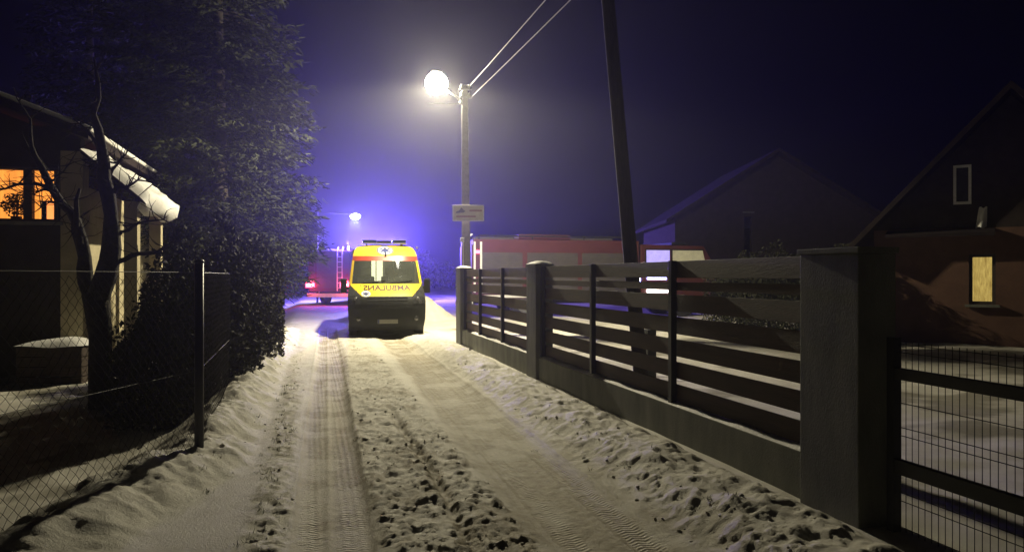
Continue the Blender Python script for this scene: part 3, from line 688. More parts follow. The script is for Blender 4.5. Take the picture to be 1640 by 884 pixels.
# ================================================================== FIRE ENGINES
def fire_engine(name='fire_engine', rear=-4.1):
    """heading +X, rear at -4.1; origin on the ground at the middle"""
    t = empty(name)
    W = 1.22
    MB().box(-4.0, 4.1, -.45, .45, .55, .85).build('chassis', M['vblack'], t)
    bd = MB().box(-4.1, 1.35, -W, W, .75, 2.95).build('body', M['fred'], t, bevel=.04)
    for sg in (-1, 1):
        for k, (x0, x1) in enumerate(((-3.85, -2.55), (-2.4, -.75), (-.6, 1.15))):
            sh = MB()
            z = .95
            while z < 2.42:
                sh.box(x0, x1, sg * W + (0 if sg > 0 else -.02), sg * W + (.02 if sg > 0 else 0), z, z + .07); z += .08
            sh.build('shutter', M['shutter'], bd)
            MB().box((x0+x1)/2 - .3, (x0+x1)/2 + .3, sg * (W + .035) - .012, sg * (W + .035) + .012, 1.0, 1.03).build('shutter_bar', M['tread_metal'], bd)
        MB().box(-4.0, 1.3, sg * (W + .012) - .006, sg * (W + .012) + .006, .80, .90).build('white_band', M['white_trim'], t)
        MB().tube([(-3.9, sg * 1.1, 3.08), (1.2, sg * 1.1, 3.08)], .03, 8).build('roof_rail', M['vblack'], t)
        for x in (-3.9, -2.2, -.5, 1.2): MB().tube([(x, sg * 1.1, 2.93), (x, sg * 1.1, 3.08)], .025, 6).build('rail_post', M['vblack'], t)
    # roof ladder
    for y in (.25, .75): MB().box(-3.8, .9, y - .03, y + .03, 3.0, 3.1).build('ladder_rail', M['shutter'], t)
    for k in range(12): MB().box(-3.6 + k * .38, -3.56 + k * .38, .28, .72, 3.03, 3.07).build('ladder_rung', M['shutter'], t)
    MB().box(-2.6, -.9, -.9, -.2, 2.96, 3.16).build('roof_box', M['fred'], t, bevel=.02)
    # cab
    cab = MB().prism([(1.4, .6), (4.05, .6), (4.12, 1.3), (3.9, 2.3), (3.65, 2.78), (1.4, 2.82)], 'y', -1.2, 1.2).build('cab', M['fred'], t, bevel=.05)
    for sg in (-1, 1):
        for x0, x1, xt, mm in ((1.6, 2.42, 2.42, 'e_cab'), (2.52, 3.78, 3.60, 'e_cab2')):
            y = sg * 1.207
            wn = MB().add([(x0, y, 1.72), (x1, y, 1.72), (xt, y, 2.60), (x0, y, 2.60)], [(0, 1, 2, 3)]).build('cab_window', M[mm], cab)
            fr = MB()
            fr.box(x0 - .04, x1 + .04, y - .012, y + .012, 1.66, 1.715).box(x0 - .04, xt + .04, y - .012, y + .012, 2.605, 2.65).box(x0 - .045, x0 - .005, y - .011, y + .011, 1.716, 2.604)
            fr.build('window_frame', M['vblack'], wn)
        MB().box(2.45, 2.48, sg * 1.205 - .008, sg * 1.205 + .008, .75, 1.6).build('door_seam', M['vblack'], cab)
        MB().box(3.75, 3.95, sg * 1.42 - .07, sg * 1.42 + .07, 1.7, 2.25).build('mirror', M['vblack'], cab, bevel=.02)
        MB().box(4.06, 4.12, sg * .8 - .18, sg * .8 + .18, .8, 1.0).build('headlight', M['e_white'], cab, bevel=.01)
        for x in (-2.4, 2.9):
            wheel(t, sg * 1.0, x, .52, .3, sg).matrix_local = Matrix.Rotation(R(90), 4, 'Z') if False else Matrix.Identity(4)
    MB().add([(4.135, -1.05, 1.5), (4.135, 1.05, 1.5), (3.86, 1.0, 2.45), (3.86, -1.0, 2.45)], [(0, 1, 2, 3)]).build('windscreen', M['lens_dark'], cab)
    MB().box(2.6, 3.1, -.95, .95, 2.82, 2.93).build('beacon_base', M['vblack'], cab, bevel=.02)
    # rear
    MB().box(-4.14, -4.105, -.7, .7, .95, 2.45).build('rear_shutter', M['shutter'], bd)
    MB().box(-4.3, -4.1, -1.2, 1.2, .45, .66).build('rear_bumper', M['white_trim'], t, bevel=.02)
    MB().box(-4.13, -4.105, -1.16, -.86, 1.0, 2.75).build('rear_corner_panel', M['fred'], bd)
    MB().box(-4.13, -4.105, .86, 1.16, 1.0, 2.75).build('rear_corner_panel', M['fred'], bd)
    for y in (-.80, -.52): MB().tube([(-4.2, y, .8), (-4.2, y, 3.0), (-4.05, y, 3.15)], .028, 8).build('ladder_side', M['white_trim'], t)
    for k in range(8): MB().tube([(-4.2, -.80, .95 + k * .28), (-4.2, -.52, .95 + k * .28)], .018, 6).build('ladder_step', M['white_trim'], t)
    for sg in (-1, 1):
        tl = MB().box(-4.17, -4.105, sg * 1.0 - .13, sg * 1.0 + .13, 1.02, 1.34).build('tail_light', M['e_tail'], t, bevel=.015)
        MB().box(-4.18, -4.172, sg * 1.0 - .09, sg * 1.0 + .09, 1.08, 1.24).build('lit_core', M['e_tailhot'], tl)
    return t
def rot_wheels(t):
    pass
eng = fire_engine()
# wheels were laid out for a vehicle facing -Y: turn them to the engine's heading
for o in list(eng.children):
    if o.name.startswith('wheel'):
        o.matrix_local = Matrix.Rotation(R(-90), 4, 'Z')

eng2 = copy_tree(eng)
eng.location = (27.4 * math.tan(R(11.6)) + 4.15 * 1.2, 28.65, 0.0); eng.scale = (1.2, 1, 1)
tag(eng, 'red fire engine with grey shutters seen side-on above the slat fence', 'fire engine', 'fire engines')
tag(eng2, 'red fire engine seen from behind with lit tail lamps left of the ambulance', 'fire engine', 'fire engines')
head = Vector((1.5 * math.cos(YAW) + 7 * math.sin(YAW), 7 * math.cos(YAW) - 1.5 * math.sin(YAW), 0)).normalized()
rc = at(527, 440, 41.5); c2 = Vector((rc.x, rc.y, 0)) + head * 4.1
eng2.location = c2; eng2.rotation_euler[2] = math.atan2(head.y, head.x)
# engine beside the fence: lit rear corner lamp, roof marker, cab flashers
def epart(e, b, name, m, **k): return b.build(name, m, e, **k)
epart(eng, MB().box(-4.02, -3.9, -1.262, -1.23, 2.42, 2.54), 'corner_lamp', M['e_tail'], bevel=.01)
for x in (-4.06, -3.86): epart(eng, MB().box(x - .03, x + .03, -1.262, -1.225, 1.0, 2.85), 'corner_strip', M['white_trim'])
epart(eng, MB().box(1.02, 1.12, -1.26, -1.225, 2.50, 2.58), 'marker_lamp', M['e_tail'])
epart(eng, MB().box(1.62, 2.3, -1.235, -1.205, 1.46, 1.62), 'side_flasher', M['e_blue'], bevel=.01)
epart(eng, MB().box(1.6, 2.45, -1.30, -1.235, .95, 1.12), 'side_lamp', M['e_white'], bevel=.01)
epart(eng, MB().box(1.25, 1.38, -1.262, -1.232, 1.36, 1.52), 'side_flasher', M['e_blue'], bevel=.01)
# lit beacons of the engine behind the ambulance
def beacon(e, x, y, z, power, r=.09):
    o = MB().tube([(x, y, z), (x, y, z + .05), (x, y, z + .16), (x, y, z + .22)], [r, r, r * .85, r * .3], 12).build('beacon', M['e_blue'], e, True)
    if power > 0:
        l_ = bpy.data.lights.new('beacon_light', 'POINT'); l_.energy = power; l_.color = (.15, .09, 1.0); l_.shadow_soft_size = .15
        q = bpy.data.objects.new('beacon_light', l_); col.objects.link(q); q.parent = o; q.location = (x, y, z + .42)
for y in (-.75, .75): beacon(eng2, 2.85, y, 2.93, P_BLUE)
beacon(eng2, -3.95, -1.05, 3.0, P_BLUE * .12, .06)
beacon(eng2, -3.95, 1.05, 3.0, 0, .06)
for y in (-1.0, 1.0):
    glow_box = epart(eng2, MB().box(-4.34, -4.305, y - .26, y + .26, .98, 1.26), 'tail_glow_box', M['e_tail'], bevel=.01)  # added lit box that widens the tail lamp's glow
    for k in (-.14, 0, .14): MB().ball((-4.345, y + k, 1.12), .055, 10, 6, (.3, 1, 1)).build('lit_core', M['e_tailhot'], glow_box, True)
    l_ = bpy.data.lights.new('tail_light_glow', 'POINT'); l_.energy = 55; l_.color = (1, .05, .09); l_.shadow_soft_size = .1
    q = bpy.data.objects.new('tail_light_glow', l_); col.objects.link(q); q.parent = glow_box; q.location = (-4.55, y, 1.12)

# ================================================================== TREES
def conifer_data(H, Rm, seed, nb, per, f0=.04, shape=.5, size=1.0):
    """boughs with drooping needle sprays; every spray is a small quad"""
    rs = np.random.RandomState(seed)
    f = f0 + (1 - f0) * rs.rand(nb) ** 1.15; a = rs.uniform(0, 2 * np.pi, nb)
    l = Rm * np.clip(1 - f, 0, 1) ** shape * np.minimum(1, .45 + (f - f0) * 6) * rs.uniform(.62, 1.12, nb) + .1; dr = rs.uniform(.1, .42, nb)
    br = MB()
    for k in range(0, nb, 3):
        pts = [(math.cos(a[k]) * l[k] * t, math.sin(a[k]) * l[k] * t, H * f[k] - dr[k] * l[k] * t * t + .15 * l[k] * t ** 3) for t in (0, .35, .7, 1)]
        br.tube(pts, [.024, .016, .01, .004], 3, False)
    cnt = np.maximum(8, (per * l / Rm)).astype(int); bi = np.repeat(np.arange(nb), cnt); n = len(bi)
    t = rs.uniform(.15, 1.04, n) ** .8; A = a[bi]; Lb = l[bi]
    C = np.stack([np.cos(A) * Lb * t, np.sin(A) * Lb * t, H * f[bi] - dr[bi] * Lb * t * t + .15 * Lb * t ** 3], -1)
    C += rs.normal(size=(n, 3)) * np.array([.11, .11, .07]) * size
    ang = A + rs.choice([-1, 1], n) * rs.uniform(.1, 1.3, n)
    Dv = np.stack([np.cos(ang), np.sin(ang), rs.uniform(-.9, .35, n)], -1); Dv /= np.linalg.norm(Dv, axis=1)[:, None]
    Sv = np.cross(Dv, rs.normal(size=(n, 3))); Sv /= np.linalg.norm(Sv, axis=1)[:, None] + 1e-9
    LL = (rs.uniform(.10, .26, n) * size)[:, None]; wd = (rs.uniform(.014, .034, n) * size)[:, None]
    V = np.stack([C - Sv * wd, C + Sv * wd, C + Dv * LL + Sv * wd * .3, C + Dv * LL - Sv * wd * .3], 1).reshape(-1, 3)
    return V, np.arange(4 * n).reshape(-1, 4), br
def conifer(loc, H, Rm, seed, label, nb, per, f0=.04, shape=.5, size=1.0):
    t = empty('conifer_tree', loc); tag(t, label, 'tree', 'conifers along the left of the lane')
    V, Fc, br = conifer_data(H, Rm, seed, nb, per, f0, shape, size)
    np_obj('crown', V, Fc, M['needle'], t)
    MB().tube([(0, 0, -.3), (.03, 0, H * .3), (-.02, .03, H * .65), (0, 0, H * .98)], [.02 * H, .016 * H, .01 * H, .01], 10).build('trunk', M['bark'], t, True)
    tag(br.build('limbs', M['bark'], t), kind='stuff')
    return t
conifer((-2.5, 22.6, -.1), 13.6, 3.0, 1, 'tall dense conifer nearest the lane, its lit edge against the blue sky', 620, 150, .10, .42)
conifer((-4.6, 24.2, -.1), 13.2, 2.6, 2, 'tall dark conifer standing between the cream house and the lit conifer', 420, 130, .06, .42)
conifer((-2.2, 27.2, -.1), 11.5, 2.6, 3, 'tall conifer half hidden behind the conifer nearest the lane', 360, 110, .08, .5)
conifer((-1.3, 31.5, 0), 5.6, 3.0, 4, 'low spreading conifer whose boughs reach towards the fire engine tail lamp', 300, 110, .5, .6)
conifer((-7.2, 28.5, 0), 13.5, 3.0, 5, 'tall dark conifer rising behind the roof of the cream house', 420, 110, .06, .42)
conifer((-1.75, 18.6, -.15), 3.3, 1.0, 6, 'short bushy conifer at the far end of the dark hedge', 160, 80, .03, .5, .7)

# far wood: one mass
def far_wood():
    rs = np.random.RandomState(12); n = 60000
    x = rs.uniform(-110, 130, n); y = 84 + rs.uniform(0, 10, n)
    h = 2.6 + 1.1 * np.sin(x * .21) + .7 * np.sin(x * .63 + 1) + 1.4 * vnoise(x * .8, x * 0, 4)
    C = np.stack([x, y, np.maximum(.1, h * np.sqrt(rs.rand(n)))], -1); L_ = rs.uniform(.08, .26, n)[:, None]
    A = rs.normal(size=(n, 3)); A /= np.linalg.norm(A, axis=1)[:, None]; B = np.cross(A, rs.normal(size=(n, 3))); B /= np.linalg.norm(B, axis=1)[:, None]
    V = np.stack([C - A * L_, C - B * L_ * .6, C + A * L_, C + B * L_ * .6], 1).reshape(-1, 3)
    tag(np_obj('far_wood', V, np.arange(len(V)).reshape(-1, 4), M['needle']), 'dark distant wood closing the view behind the junction', 'wood', None, 'stuff')
far_wood()

# hedge along the left fence
def hedge(name, segs, label, n, seed, leaf=(.03, .06), mname='hedge'):
    rs = np.random.RandomState(seed); V = []
    base = Vector((segs[0][0], segs[0][1], 0)); t = empty(name, base); tag(t, label, 'hedge')
    stems = MB()
    P = np.array(segs, float)                    # x, y, half width, height
    cum = np.concatenate([[0], np.cumsum(np.hypot(np.diff(P[:, 0]), np.diff(P[:, 1])))])
    u = rs.rand(n) * cum[-1]; cx, cy_, hw, hh = [np.interp(u, cum, P[:, j]) for j in range(4)]
    hh = hh * (.80 + .34 * vnoise(u * 1.7, u * 0 + 3.0, seed)); th = rs.uniform(-.25, math.pi + .25, n)
    q = (1 - .5 * rs.rand(n) ** 2.2) * (.80 + .4 * vnoise(u * 2.6, th * 2.2, seed + 3))
    ct = np.cos(th); x = cx + hw * q * np.sign(ct) * np.abs(ct) ** .6
    z = np.where(rs.rand(n) < .62, np.maximum(0, np.sin(th)) ** .7 * q, rs.rand(n) * .92)
    C = np.stack([x - base.x, cy_ - base.y + rs.normal(size=n) * .05, -.25 + (hh + .25) * z], -1)
    Lf = rs.uniform(leaf[0], leaf[1], n)[:, None]
    A = rs.normal(size=(n, 3)); A[:, 2] += .3; A /= np.linalg.norm(A, axis=1)[:, None]; B = np.cross(A, rs.normal(size=(n, 3))); B /= np.linalg.norm(B, axis=1)[:, None]
    V = [np.stack([C - A * Lf, C - B * Lf * .45, C + A * Lf, C + B * Lf * .45], 1).reshape(-1, 3)]
    V = np.concatenate(V); tag(np_obj('foliage', V, np.arange(len(V)).reshape(-1, 4), M[mname], t), kind='stuff')
    for k in range(int(cum[-1] * 9)):
        u = rs.rand() * cum[-1]; cx, cy_, hw, hh = [np.interp(u, cum, P[:, j]) for j in range(4)]
        p = Vector((cx - base.x + rs.uniform(-.4, .4) * hw, cy_ - base.y, -.35)); pts = [p]
        for j in range(4): pts.append(pts[-1] + Vector((rs.normal() * .09, rs.normal() * .09, (hh + .3) / 4 * rs.uniform(.7, 1.12))))
        stems.tube(pts, [.016, .013, .01, .007, .003], 4, False)
    tag(stems.build('stems', M['bark'], t), kind='stuff')
hedge('hedge', [(-1.9, 9.8, .4, 1.0), (-1.6, 11.0, .6, 1.8), (-1.4, 12.6, .66, 2.15), (-1.3, 15, .66, 2.15), (-1.25, 17.8, .6, 2.0)], 'dense dark hedge behind the left chain-link fence', 48000, 21)

# bare garden tree with explicit limbs (photo pixels at a real depth of about 10.5 m)
def bare_tree():
    zc = 10.6; base = at(163, 652, zc); t = empty('bare_tree', (base.x, base.y, -.3)); tag(t, 'leafless forked garden tree in front of the cream house', 'tree')
    rr = random.Random(3)
    def P(px, py, dz=0): return at(px, py, zc + dz) - t.location
    tr = MB().tube([P(164, 672), P(162, 640), P(160, 590), P(161, 540), P(157, 500), P(153, 468)], [.20, .165, .15, .15, .165, .18], 12)
    tr.build('trunk', M['bark'], t, True)
    limbs = [([(155, 480), (168, 440), (178, 395), (176, 340), (168, 285), (160, 230), (152, 180), (158, 130), (150, 90)], .145, .012),
             ([(152, 478), (136, 448), (134, 410), (128, 370), (112, 335), (92, 315), (66, 268), (52, 232), (46, 190), (30, 160)], .11, .008),
             ([(138, 420), (126, 380), (122, 340), (128, 300)], .06, .02),
             ([(176, 420), (198, 412), (222, 404), (252, 402), (272, 388), (290, 366)], .045, .012),
             ([(178, 392), (196, 372), (216, 358), (236, 352), (262, 350)], .035, .008),
             ([(172, 330), (186, 300), (204, 298), (224, 286), (246, 292)], .035, .008),
             ([(168, 300), (180, 268), (196, 252), (206, 236)], .03, .008),
             ([(84, 298), (56, 290), (28, 292), (4, 302), (-30, 300)], .03, .01),
             ([(78, 290), (92, 282), (110, 262)], .02, .006), ([(92, 312), (74, 300), (54, 310)], .018, .006), ([(100, 325), (84, 322), (66, 330)], .016, .005),
             ([(160, 240), (140, 205), (118, 190)], .03, .008), ([(166, 280), (150, 262), (132, 254)], .025, .006)]
    tw = MB()
    for pts, r0, r1 in limbs:
        n = len(pts); dz = rr.uniform(-.25, .25)
        q = [P(px, py, dz * i / n) for i, (px, py) in enumerate(pts)]
        # refine with a slight wander
        qq = []
        for i in range(n - 1):
            for s in (0, .5): qq.append(q[i].lerp(q[i+1], s) + Vector((rr.uniform(-.02, .02), rr.uniform(-.04, .04), rr.uniform(-.02, .02))) * (1 if i or s else 0))
        qq.append(q[-1]); m = len(qq)
        MB().tube(qq, [(r0 + (r1 - r0) * i / (m - 1)) * rr.uniform(.86, 1.16) for i in range(m)], 8).build('limb', M['bark'], t, True)
        for k in range(16):
            i = rr.randrange(m // 3, m); p = qq[i]; d = Vector((rr.uniform(-1, 1), rr.uniform(-.6, .6), rr.uniform(-.3, 1))).normalized(); L = rr.uniform(.15, .55); pp = [p]
            for j in range(4):
                d = (d + Vector((rr.uniform(-.4, .4), rr.uniform(-.4, .4), rr.uniform(-.25, .35)))).normalized(); pp.append(pp[-1] + d * L / 4)
            tw.tube(pp, [.009, .007, .005, .004, .002], 4, False)
    tag(tw.build('twigs', M['bark'], t), kind='stuff')
bare_tree()

# thin shrub stems in front of the lit snow patch
def shrub(px, py, zc, label, seed):
    rs = random.Random(seed); p = at(px, py, zc); t = empty('garden_shrub', (p.x, p.y, gz(p.x, p.y))); tag(t, label, 'shrub', 'leafless shrubs in the left garden')
    for k in range(9):
        d = Vector((rs.uniform(-.5, .5), rs.uniform(-.4, .4), 1)).normalized(); pts = [Vector((rs.uniform(-.1, .1), rs.uniform(-.1, .1), -.05))]
        for j in range(5):
            d = (d + Vector((rs.uniform(-.25, .25), rs.uniform(-.25, .25), .05))).normalized(); pts.append(pts[-1] + d * rs.uniform(.1, .2))
        MB().tube(pts, [.012, .01, .008, .006, .004, .002], 5, False).build('stem', M['bark'], t)
shrub(196, 606, 11.6, 'thin leafless shrub just right of the bare tree trunk', 1)
shrub(216, 600, 11.9, 'thin leafless shrub between the bare tree and the hedge', 2)

# ================================================================== CHAIN-LINK FENCE (left)
cl = empty('chain_link_fence', (-1.0, 7.0, 0)); tag(cl, 'rusty chain-link fence with dark post along the left snow bank', 'fence')
CP = [(-3.0, 1.5), (-1.86, 4.75), (-.93, 7.0), (-1.0, 10.2)]
def clw(x, y, z): return (x + 1.0, y - 7.0, z)
for k, (x, y) in enumerate(CP):
    if k in (0,): continue
    r = .038 if k == 2 else .028
    if k in (1, 3): continue
    MB().tube([clw(x, y, -.3), clw(x, y, 1.72)], r, 10).build('post', M['black_metal'], cl, True)
    MB().ball(clw(x, y, 1.72), r * 1.15, 10, 6, (1, 1, .6)).build('post_cap', M['black_metal'], cl, True)
cw = MB()
def strand_panel(a, b_, dia, r, z0=-.12, z1=1.63):
    L = math.hypot(b_[0] - a[0], b_[1] - a[1]); n = int(L / dia); m = int((z1 - z0) / dia)
    ux, uy = (b_[0] - a[0]) / L, (b_[1] - a[1]) / L
    for i in range(n):                                         # each woven wire zigzags upward, meeting its neighbours
        pts = []
        for j in range(m + 1):
            u = (i + (j + i) % 2) * dia; off = (.004 if j % 2 else -.004) + .012 * math.sin(u * 2.3 + j * .12)
            pts.append(clw(a[0] + ux * u - uy * off, a[1] + uy * u + ux * off, z0 + j * dia))
        cw.tube(pts, r, 3, False)
strand_panel(CP[0], CP[1], .042, .002); strand_panel(CP[1], CP[2], .042, .002)
strand_panel(CP[2], CP[3], .05, .002)
tag(cw.build('wire_mesh', M['galv'], cl), kind='stuff')
for z in (.0, .8, 1.63):
    MB().tube([clw(x, y, z) for x, y in CP], .0024, 5, False).build('tension_wire', M['galv'], cl)

# ================================================================== CREAM HOUSE (left)
HX, HY = -4.15, 15.8
house = empty('cream_house', (HX, HY, 0)); tag(house, 'cream house with orange lit window and snowy side roof behind the bare tree', 'house')
def hb(b, name, m, parent=None, **k):
    b.v = [(x - HX, y - HY, z) for x, y, z in b.v]; return b.build(name, m, parent or house, **k)
# window positions on the front wall (y = HY)
def wx(px):
    a = YAW + math.atan((px - 820) / FPX); return HY * math.tan(a)
def wz(px, py):
    a = math.atan((px - 820) / FPX); zc = HY / math.cos(YAW + a) * math.cos(a); return EYE + (440 - py) / FPX * zc
xa, xb = wx(-34), wx(93); za, zb = wz(45, 353), wz(45, 266)
X0 = -13.0; EV = 4.35
wl = MB()
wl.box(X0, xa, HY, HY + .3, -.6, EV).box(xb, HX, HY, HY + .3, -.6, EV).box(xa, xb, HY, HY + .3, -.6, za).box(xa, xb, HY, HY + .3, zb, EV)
hb(wl, 'front_wall', M['dark_stucco'])  # cream front painted dark: shade on the side away from the lamp
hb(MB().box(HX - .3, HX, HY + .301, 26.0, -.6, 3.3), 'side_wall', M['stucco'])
hb(MB().box(HX - .32, HX + .05, HY - .06, HY + .34, -.6, 3.9), 'corner_pier', M['stucco'])
hb(MB().box(HX + .62, HX + .86, HY + .5, HY + .78, -.6, 3.05), 'porch_pier', M['stucco'], bevel=.01)
hb(MB().box(HX + .62, HX + .86, HY + 2.9, HY + 3.14, -.6, 3.05), 'porch_pier', M['stucco'], bevel=.01)
hb(MB().box(HX + .052, HX + .16, HY + .1, HY + 3.6, -.6, .35), 'porch_base', M['stucco'])
# gable roof running along Y, low pitch, snow on it
xr = -9.2; pitch = math.tan(R(21)); xe = HX + .28
ze = 4.05
def roof_z(x): return ze + (xe - x) * pitch if x > xr else ze + (xe - xr) * pitch - (xr - x) * pitch
hb(MB().prism([(X0, EV), (HX, roof_z(HX) - .1), (xr, roof_z(xr) - .1)], 'y', HY + .01, HY + .29), 'gable_wall', M['dark_stucco'])  # same shade put into the gable's colour
rf = hb(MB().prism([(xe, ze), (xr, roof_z(xr)), (xr, roof_z(xr) + .14), (xe, ze + .14)], 'y', HY - .6, 26.4), 'roof', M['rooftile'])
hb(MB().prism([(xr - .001, roof_z(xr)), (X0 - .3, roof_z(X0 - .3)), (X0 - .3, roof_z(X0 - .3) + .14), (xr - .001, roof_z(xr) + .14)], 'y', HY - .6, 26.4), 'roof', M['rooftile'])
hb(MB().prism([(xe + .03, ze + .145), (xr, roof_z(xr) + .145), (xr, roof_z(xr) + .24), (xe + .06, ze + .22)], 'y', HY - .57, 26.3), 'roof_snow', M['snow_cap'], rf, bevel=.03)
hb(MB().box(X0, xr - 2, HY - .62, HY - .601, 3, 3.01), 'fascia_board', M['frame_brown'], rf) if False else None
# steep lean-to roof over the porch with a thick roll of snow
lx0, lz0, lx1, lz1 = HX + .02, 3.86, HX + 1.02, 3.0
lr = hb(MB().prism([(lx0, lz0), (lx1, lz1), (lx1, lz1 + .07), (lx0, lz0 + .07)], 'y', HY - .1, HY + 3.3), 'porch_roof', M['rooftile'])
rows = []
for i, y in enumerate(np.linspace(HY - .12, HY + 3.32, 34)):
    row = []
    for t in np.linspace(0, 1, 18):
        x = lx0 + (lx1 - lx0) * t; z = lz0 + (lz1 - lz0) * t + .075
        th = (.10 + .09 * t ** 2 + .04 * math.sin(y * 2.3 + t * 5) + .03 * math.sin(y * 5 + 2 * t) + .03 * rnd.random()) * min(1, (1 - abs(2 * (i / 33) - 1)) * 9 + .05)
        row.append((x + .64 * th, y, z + .77 * th))
    # roll over the eave
    for s in np.linspace(.15, 1, 7):
        a = s * math.pi * .95; th = (.19 + .04 * rnd.random()) * min(1, (1 - abs(2 * (i / 33) - 1)) * 9 + .05) * (1 + .2 * math.sin(y * 3.1))
        row.append((lx1 + .64 * th * math.cos(a) + .12 * math.sin(a), y, lz1 + .075 + .77 * th * math.cos(a) - .10 * math.sin(a) - .06 * s))
    rows.append(row)
hb(MB().grid(rows), 'porch_snow', M['snow_cap'], lr, smooth=True)
# lit window with two casements
wnd = hb(MB().box(xa, xa + .09, HY - .03, HY + .12, za, zb).box(xb - .06, xb, HY - .03, HY + .12, za, zb).box(xa + .091, xb - .061, HY - .03, HY + .12, zb - .05, zb).box(xa + .091, xb - .061, HY - .03, HY + .12, za, za + .05), 'window', M['frame_brown'])
m0, m1 = wx(38), wx(52)
hb(MB().box(m0, m1, HY - .028, HY + .122, za + .051, zb - .051), 'mullion', M['frame_brown'], wnd)
hb(MB().box(xa - .1, xb + .1, HY - .14, HY - .001, za - .06, za - .002), 'sill', M['concrete'], wnd)
for a, c in ((xa + .09, m0), (m1, xb - .06)): hb(MB().box(a, c, HY + .05, HY + .056, za + .05, zb - .05), 'pane', M['glass'], wnd)
hb(MB().box(xa - .3, m1 - .05, HY + .62, HY + .64, za - .3, zb + .3), 'lit_curtain', M['e_curtain'])
hb(MB().box(m1 - .05, HX - .34, HY + .95, HY + .97, za - .3, za + .5), 'lit_room_wall', M['e_wall'])
hb(MB().box(m1 - .05, HX - .34, HY + .7, HY + .72, za + .45, zb + .3), 'lit_curtain', M['e_curtain'])
# potted plant on the inner sill
pp = at(14, 345, 1); pxw = wx(13)
pot = empty('potted_plant', (pxw, HY + .4, za - .04)); tag(pot, 'bushy potted plant silhouetted in the orange lit window', 'plant')
MB().tube([(0, 0, 0), (0, 0, .16)], [.07, .10], 12).build('pot', M['frame_brown'], pot)
rs = np.random.RandomState(8); V = []
for k in range(420):
    d = rs.normal(size=3); d /= np.linalg.norm(d); c = d * np.array([.27, .12, .24]) * rs.rand() ** .4 + np.array([0, 0, .38]); L = rs.uniform(.025, .06)
    a = rs.normal(size=3); a /= np.linalg.norm(a); b_ = np.cross(a, rs.normal(size=3)); b_ /= np.linalg.norm(b_)
    V.append(np.stack([c - a*L, c - b_*L*.4, c + a*L, c + b_*L*.4]))
V = np.concatenate(V); np_obj('leaves', V, np.arange(len(V)).reshape(-1, 4), M['plant'], pot)
for k in range(5): MB().tube([(0, 0, .15), (rs.uniform(-.08, .08), 0, .3), (rs.uniform(-.2, .2), rs.uniform(-.05, .05), .48)], [.008, .006, .003], 5).build('stem', M['plant'], pot)
# narrow lit side window
sw = hb(MB().box(HX + .001, HX + .03, 19.25, 19.31, 2.3, 3.2).box(HX + .001, HX + .03, 19.72, 19.78, 2.3, 3.2).box(HX + .001, HX + .03, 19.311, 19.719, 3.14, 3.2), 'window', M['frame_brown'])
hb(MB().box(HX + .004, HX + .012, 19.32, 19.71, 2.3, 3.13), 'pane', M['e_slit'], sw)

# low plank box with snow cap near the tree
bp = at(100, 592, 13.6); bx = empty('plank_box', (bp.x, bp.y, gz(bp.x, bp.y))); bx.rotation_euler[2] = R(-12)
tag(bx, 'low dark plank box capped with snow left of the bare tree', 'box')
for k in range(4):
    for y in (-.42, .42): MB().box(-.55, .55, y - .015, y + .015, -.05 + k * .17, .105 + k * .17).build('plank', M['wood'], bx, bevel=.004)
    for x in (-.535, .535): MB().box(x - .014, x + .014, -.403, .403, -.05 + k * .17, .105 + k * .17).build('plank', M['wood'], bx, bevel=.004)
rows = [[(x, y, .63 + .12 * max(0, 1 - (abs(x) / .58) ** 3) * max(0, 1 - (abs(y) / .46) ** 3) + .015 * math.sin(6 * x + 4 * y)) for x in np.linspace(-.58, .58, 14)] for y in np.linspace(-.46, .46, 10)]
MB().grid(rows).build('snow_cap', M['snow_cap'], bx, True)

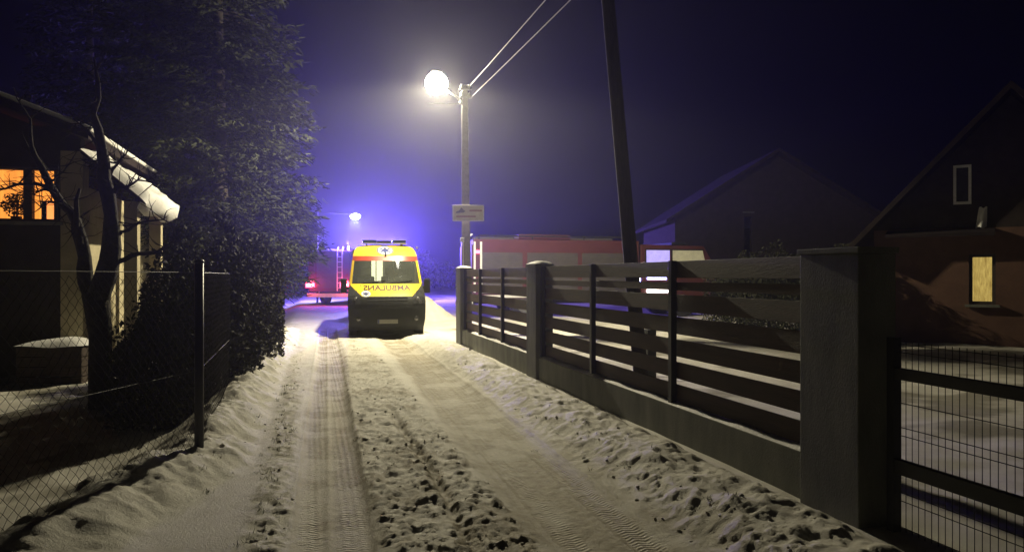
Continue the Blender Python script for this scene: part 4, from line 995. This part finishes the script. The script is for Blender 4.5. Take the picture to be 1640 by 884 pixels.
# ================================================================== HOUSES (right)
def plain_house(name, loc, rz, w, dpt, ev, ridge, wallm, label, windows, snow=True, sn=.12):
    """gable faces -Y (local); windows: (x, z0, z1, half width, material)"""
    t = empty(name, loc, rz); tag(t, label, 'house')
    cuts = sorted(windows); b = MB()
    xs = [-w/2]
    for x, z0, z1, hw, mm in cuts: xs += [x - hw, x + hw]
    xs.append(w/2)
    for i in range(0, len(xs), 2): b.box(xs[i], xs[i+1], 0, .3, -.6, ev)
    for x, z0, z1, hw, mm in cuts:
        if z0 < ev: b.box(x - hw, x + hw, 0, .3, -.6, z0)
        if z1 < ev: b.box(x - hw, x + hw, 0, .3, z1, ev)
    b.build('front_wall', M[wallm], t)
    MB().prism([(-w/2, ev + .001), (w/2, ev + .001), (0, ridge - .05)], 'y', .01, .29).build('gable_wall', M['dark_stucco'], t)  # dimness of the upper gable put into a darker stucco
    for sg in (-1, 1): MB().box(sg * w/2 - (.3 if sg > 0 else 0), sg * w/2 + (0 if sg > 0 else .3), .301, dpt, -.6, ev).build('side_wall', M[wallm], t)
    MB().box(-w/2 + .301, w/2 - .301, dpt - .3, dpt, -.6, ev).build('rear_wall', M[wallm], t)
    k = (ridge - ev) / (w / 2); ov = .5
    for sg in (-1, 1):
        pr = [(0, ridge), (sg * (w/2 + ov), ev - ov * k), (sg * (w/2 + ov), ev - ov * k + .16), (0, ridge + .16)]
        rf_ = MB().prism(pr, 'y', -.55, dpt + .4).build('roof', M['rooftile'], t)
        if snow:
            sp_ = [(sg * .02, ridge + .165), (sg * (w/2 + ov - .03), ev - ov * k + .18), (sg * (w/2 + ov - .01), ev - ov * k + .18 + sn), (sg * .02, ridge + .165 + sn)]
            MB().prism(sp_, 'y', -.5, dpt + .35).build('roof_snow', M['snow_cap'], rf_, bevel=.03)
    for x, z0, z1, hw, mm in cuts:
        f = MB().box(x - hw, x - hw + .07, .06, .16, z0, z1).box(x + hw - .07, x + hw, .06, .16, z0, z1).box(x - hw + .071, x + hw - .071, .06, .16, z1 - .07, z1).box(x - hw + .071, x + hw - .071, .06, .16, z0, z0 + .07).build('window', M['frame_brown'], t)
        MB().box(x - hw + .07, x + hw - .07, .09, .10, z0 + .07, z1 - .07).build('pane', M['glass'], f)
        MB().box(x - hw, x + hw, .24, .26, z0, z1).build('lit_blind' if mm else 'dark_curtain', M[mm] if mm else M['seat'], f)
        MB().box(x - hw - .08, x + hw + .08, -.12, -.001, z0 - .06, z0 - .002).build('sill', M['concrete'], f)
    return t
# rust stucco house at the right edge: gable to the camera
wc = at(1573, 445, 17.5); hr = R(-47)
rh = plain_house('rust_house', (wc.x + .55 * math.cos(hr), wc.y + .55 * math.sin(hr), 0), hr, 5.6, 8, 2.7, 5.7, 'redstucco', 'rust coloured gabled house with narrow lit yellow window behind the gate',
            [(-.55, .95, 2.10, .26, 'e_blind')], False)
# porch canopy and hanging snow on that house
MB().prism([(-.45, 2.50), (-.002, 2.60), (-.002, 2.68), (-.45, 2.58)], 'x', -2.5, -.3).build('canopy', M['rooftile'], rh)
uw = MB().box(-1.12, -1.06, -.04, .005, 3.25, 4.15).box(-.82, -.76, -.04, .005, 3.25, 4.15).box(-1.059, -.821, -.04, .005, 4.09, 4.15).box(-1.059, -.821, -.04, .005, 3.25, 3.31).build('upper_window', M['white_trim'], rh)
MB().box(-1.06, -.82, -.02, -.01, 3.31, 4.09).build('pane', M['lens_dark'], uw)
rows = [[(-.68 + (.16 + .06 * v) * u + .07 * (1 - v), -.015 - .07 * math.sin(math.pi * u) * v, 2.70 + .46 * (1 - v) + .02 * math.sin(9 * u + 5 * v)) for u in np.linspace(0, 1, 9)] for v in np.linspace(0, 1, 6)]
MB().grid(rows).build('stuck_snow', M['snow_cap'], rh, True)
# dark house farther back with one small lit window
dc = at(1203, 326, 36)
plain_house('dark_house', (dc.x + 1.3, dc.y, 0), R(-15), 9.5, 9, 4.4, 7.4, 'dark_stucco', 'unlit dark house with one tiny lit upper window behind the fence',
            [(-1.3, dc.z - .3, dc.z + .25, .18, 'e_slit')], False)
# dark shrubs in the yard behind the fence
hedge('yard_hedge', [(11.6, 20.2, .7, 2.0), (12.2, 18.6, .8, 2.2), (12.6, 16.8, .8, 2.1), (12.7, 15.4, .6, 1.7)], 'dark hedge in the snowy yard beyond the slat fence', 60000, 44, (.025, .05))

# ================================================================== HAZE
hz = MB().box(-215, 215, -75, 225, -1.6, 15.5).build('haze', None)
hm = bpy.data.materials.new('winter_haze'); hm.use_nodes = True; t = hm.node_tree
t.nodes.remove(t.nodes['Principled BSDF'])
pv = t.nodes.new('ShaderNodeVolumePrincipled'); pv.inputs['Color'].default_value = (.92, .93, .96, 1); pv.inputs['Density'].default_value = HAZE
pv.inputs['Anisotropy'].default_value = .78
t.links.new(pv.outputs['Volume'], t.nodes['Material Output'].inputs['Volume'])
hz.data.materials.append(hm); tag(hz, 'thin winter night haze filling the whole scene', 'haze', None, 'stuff')
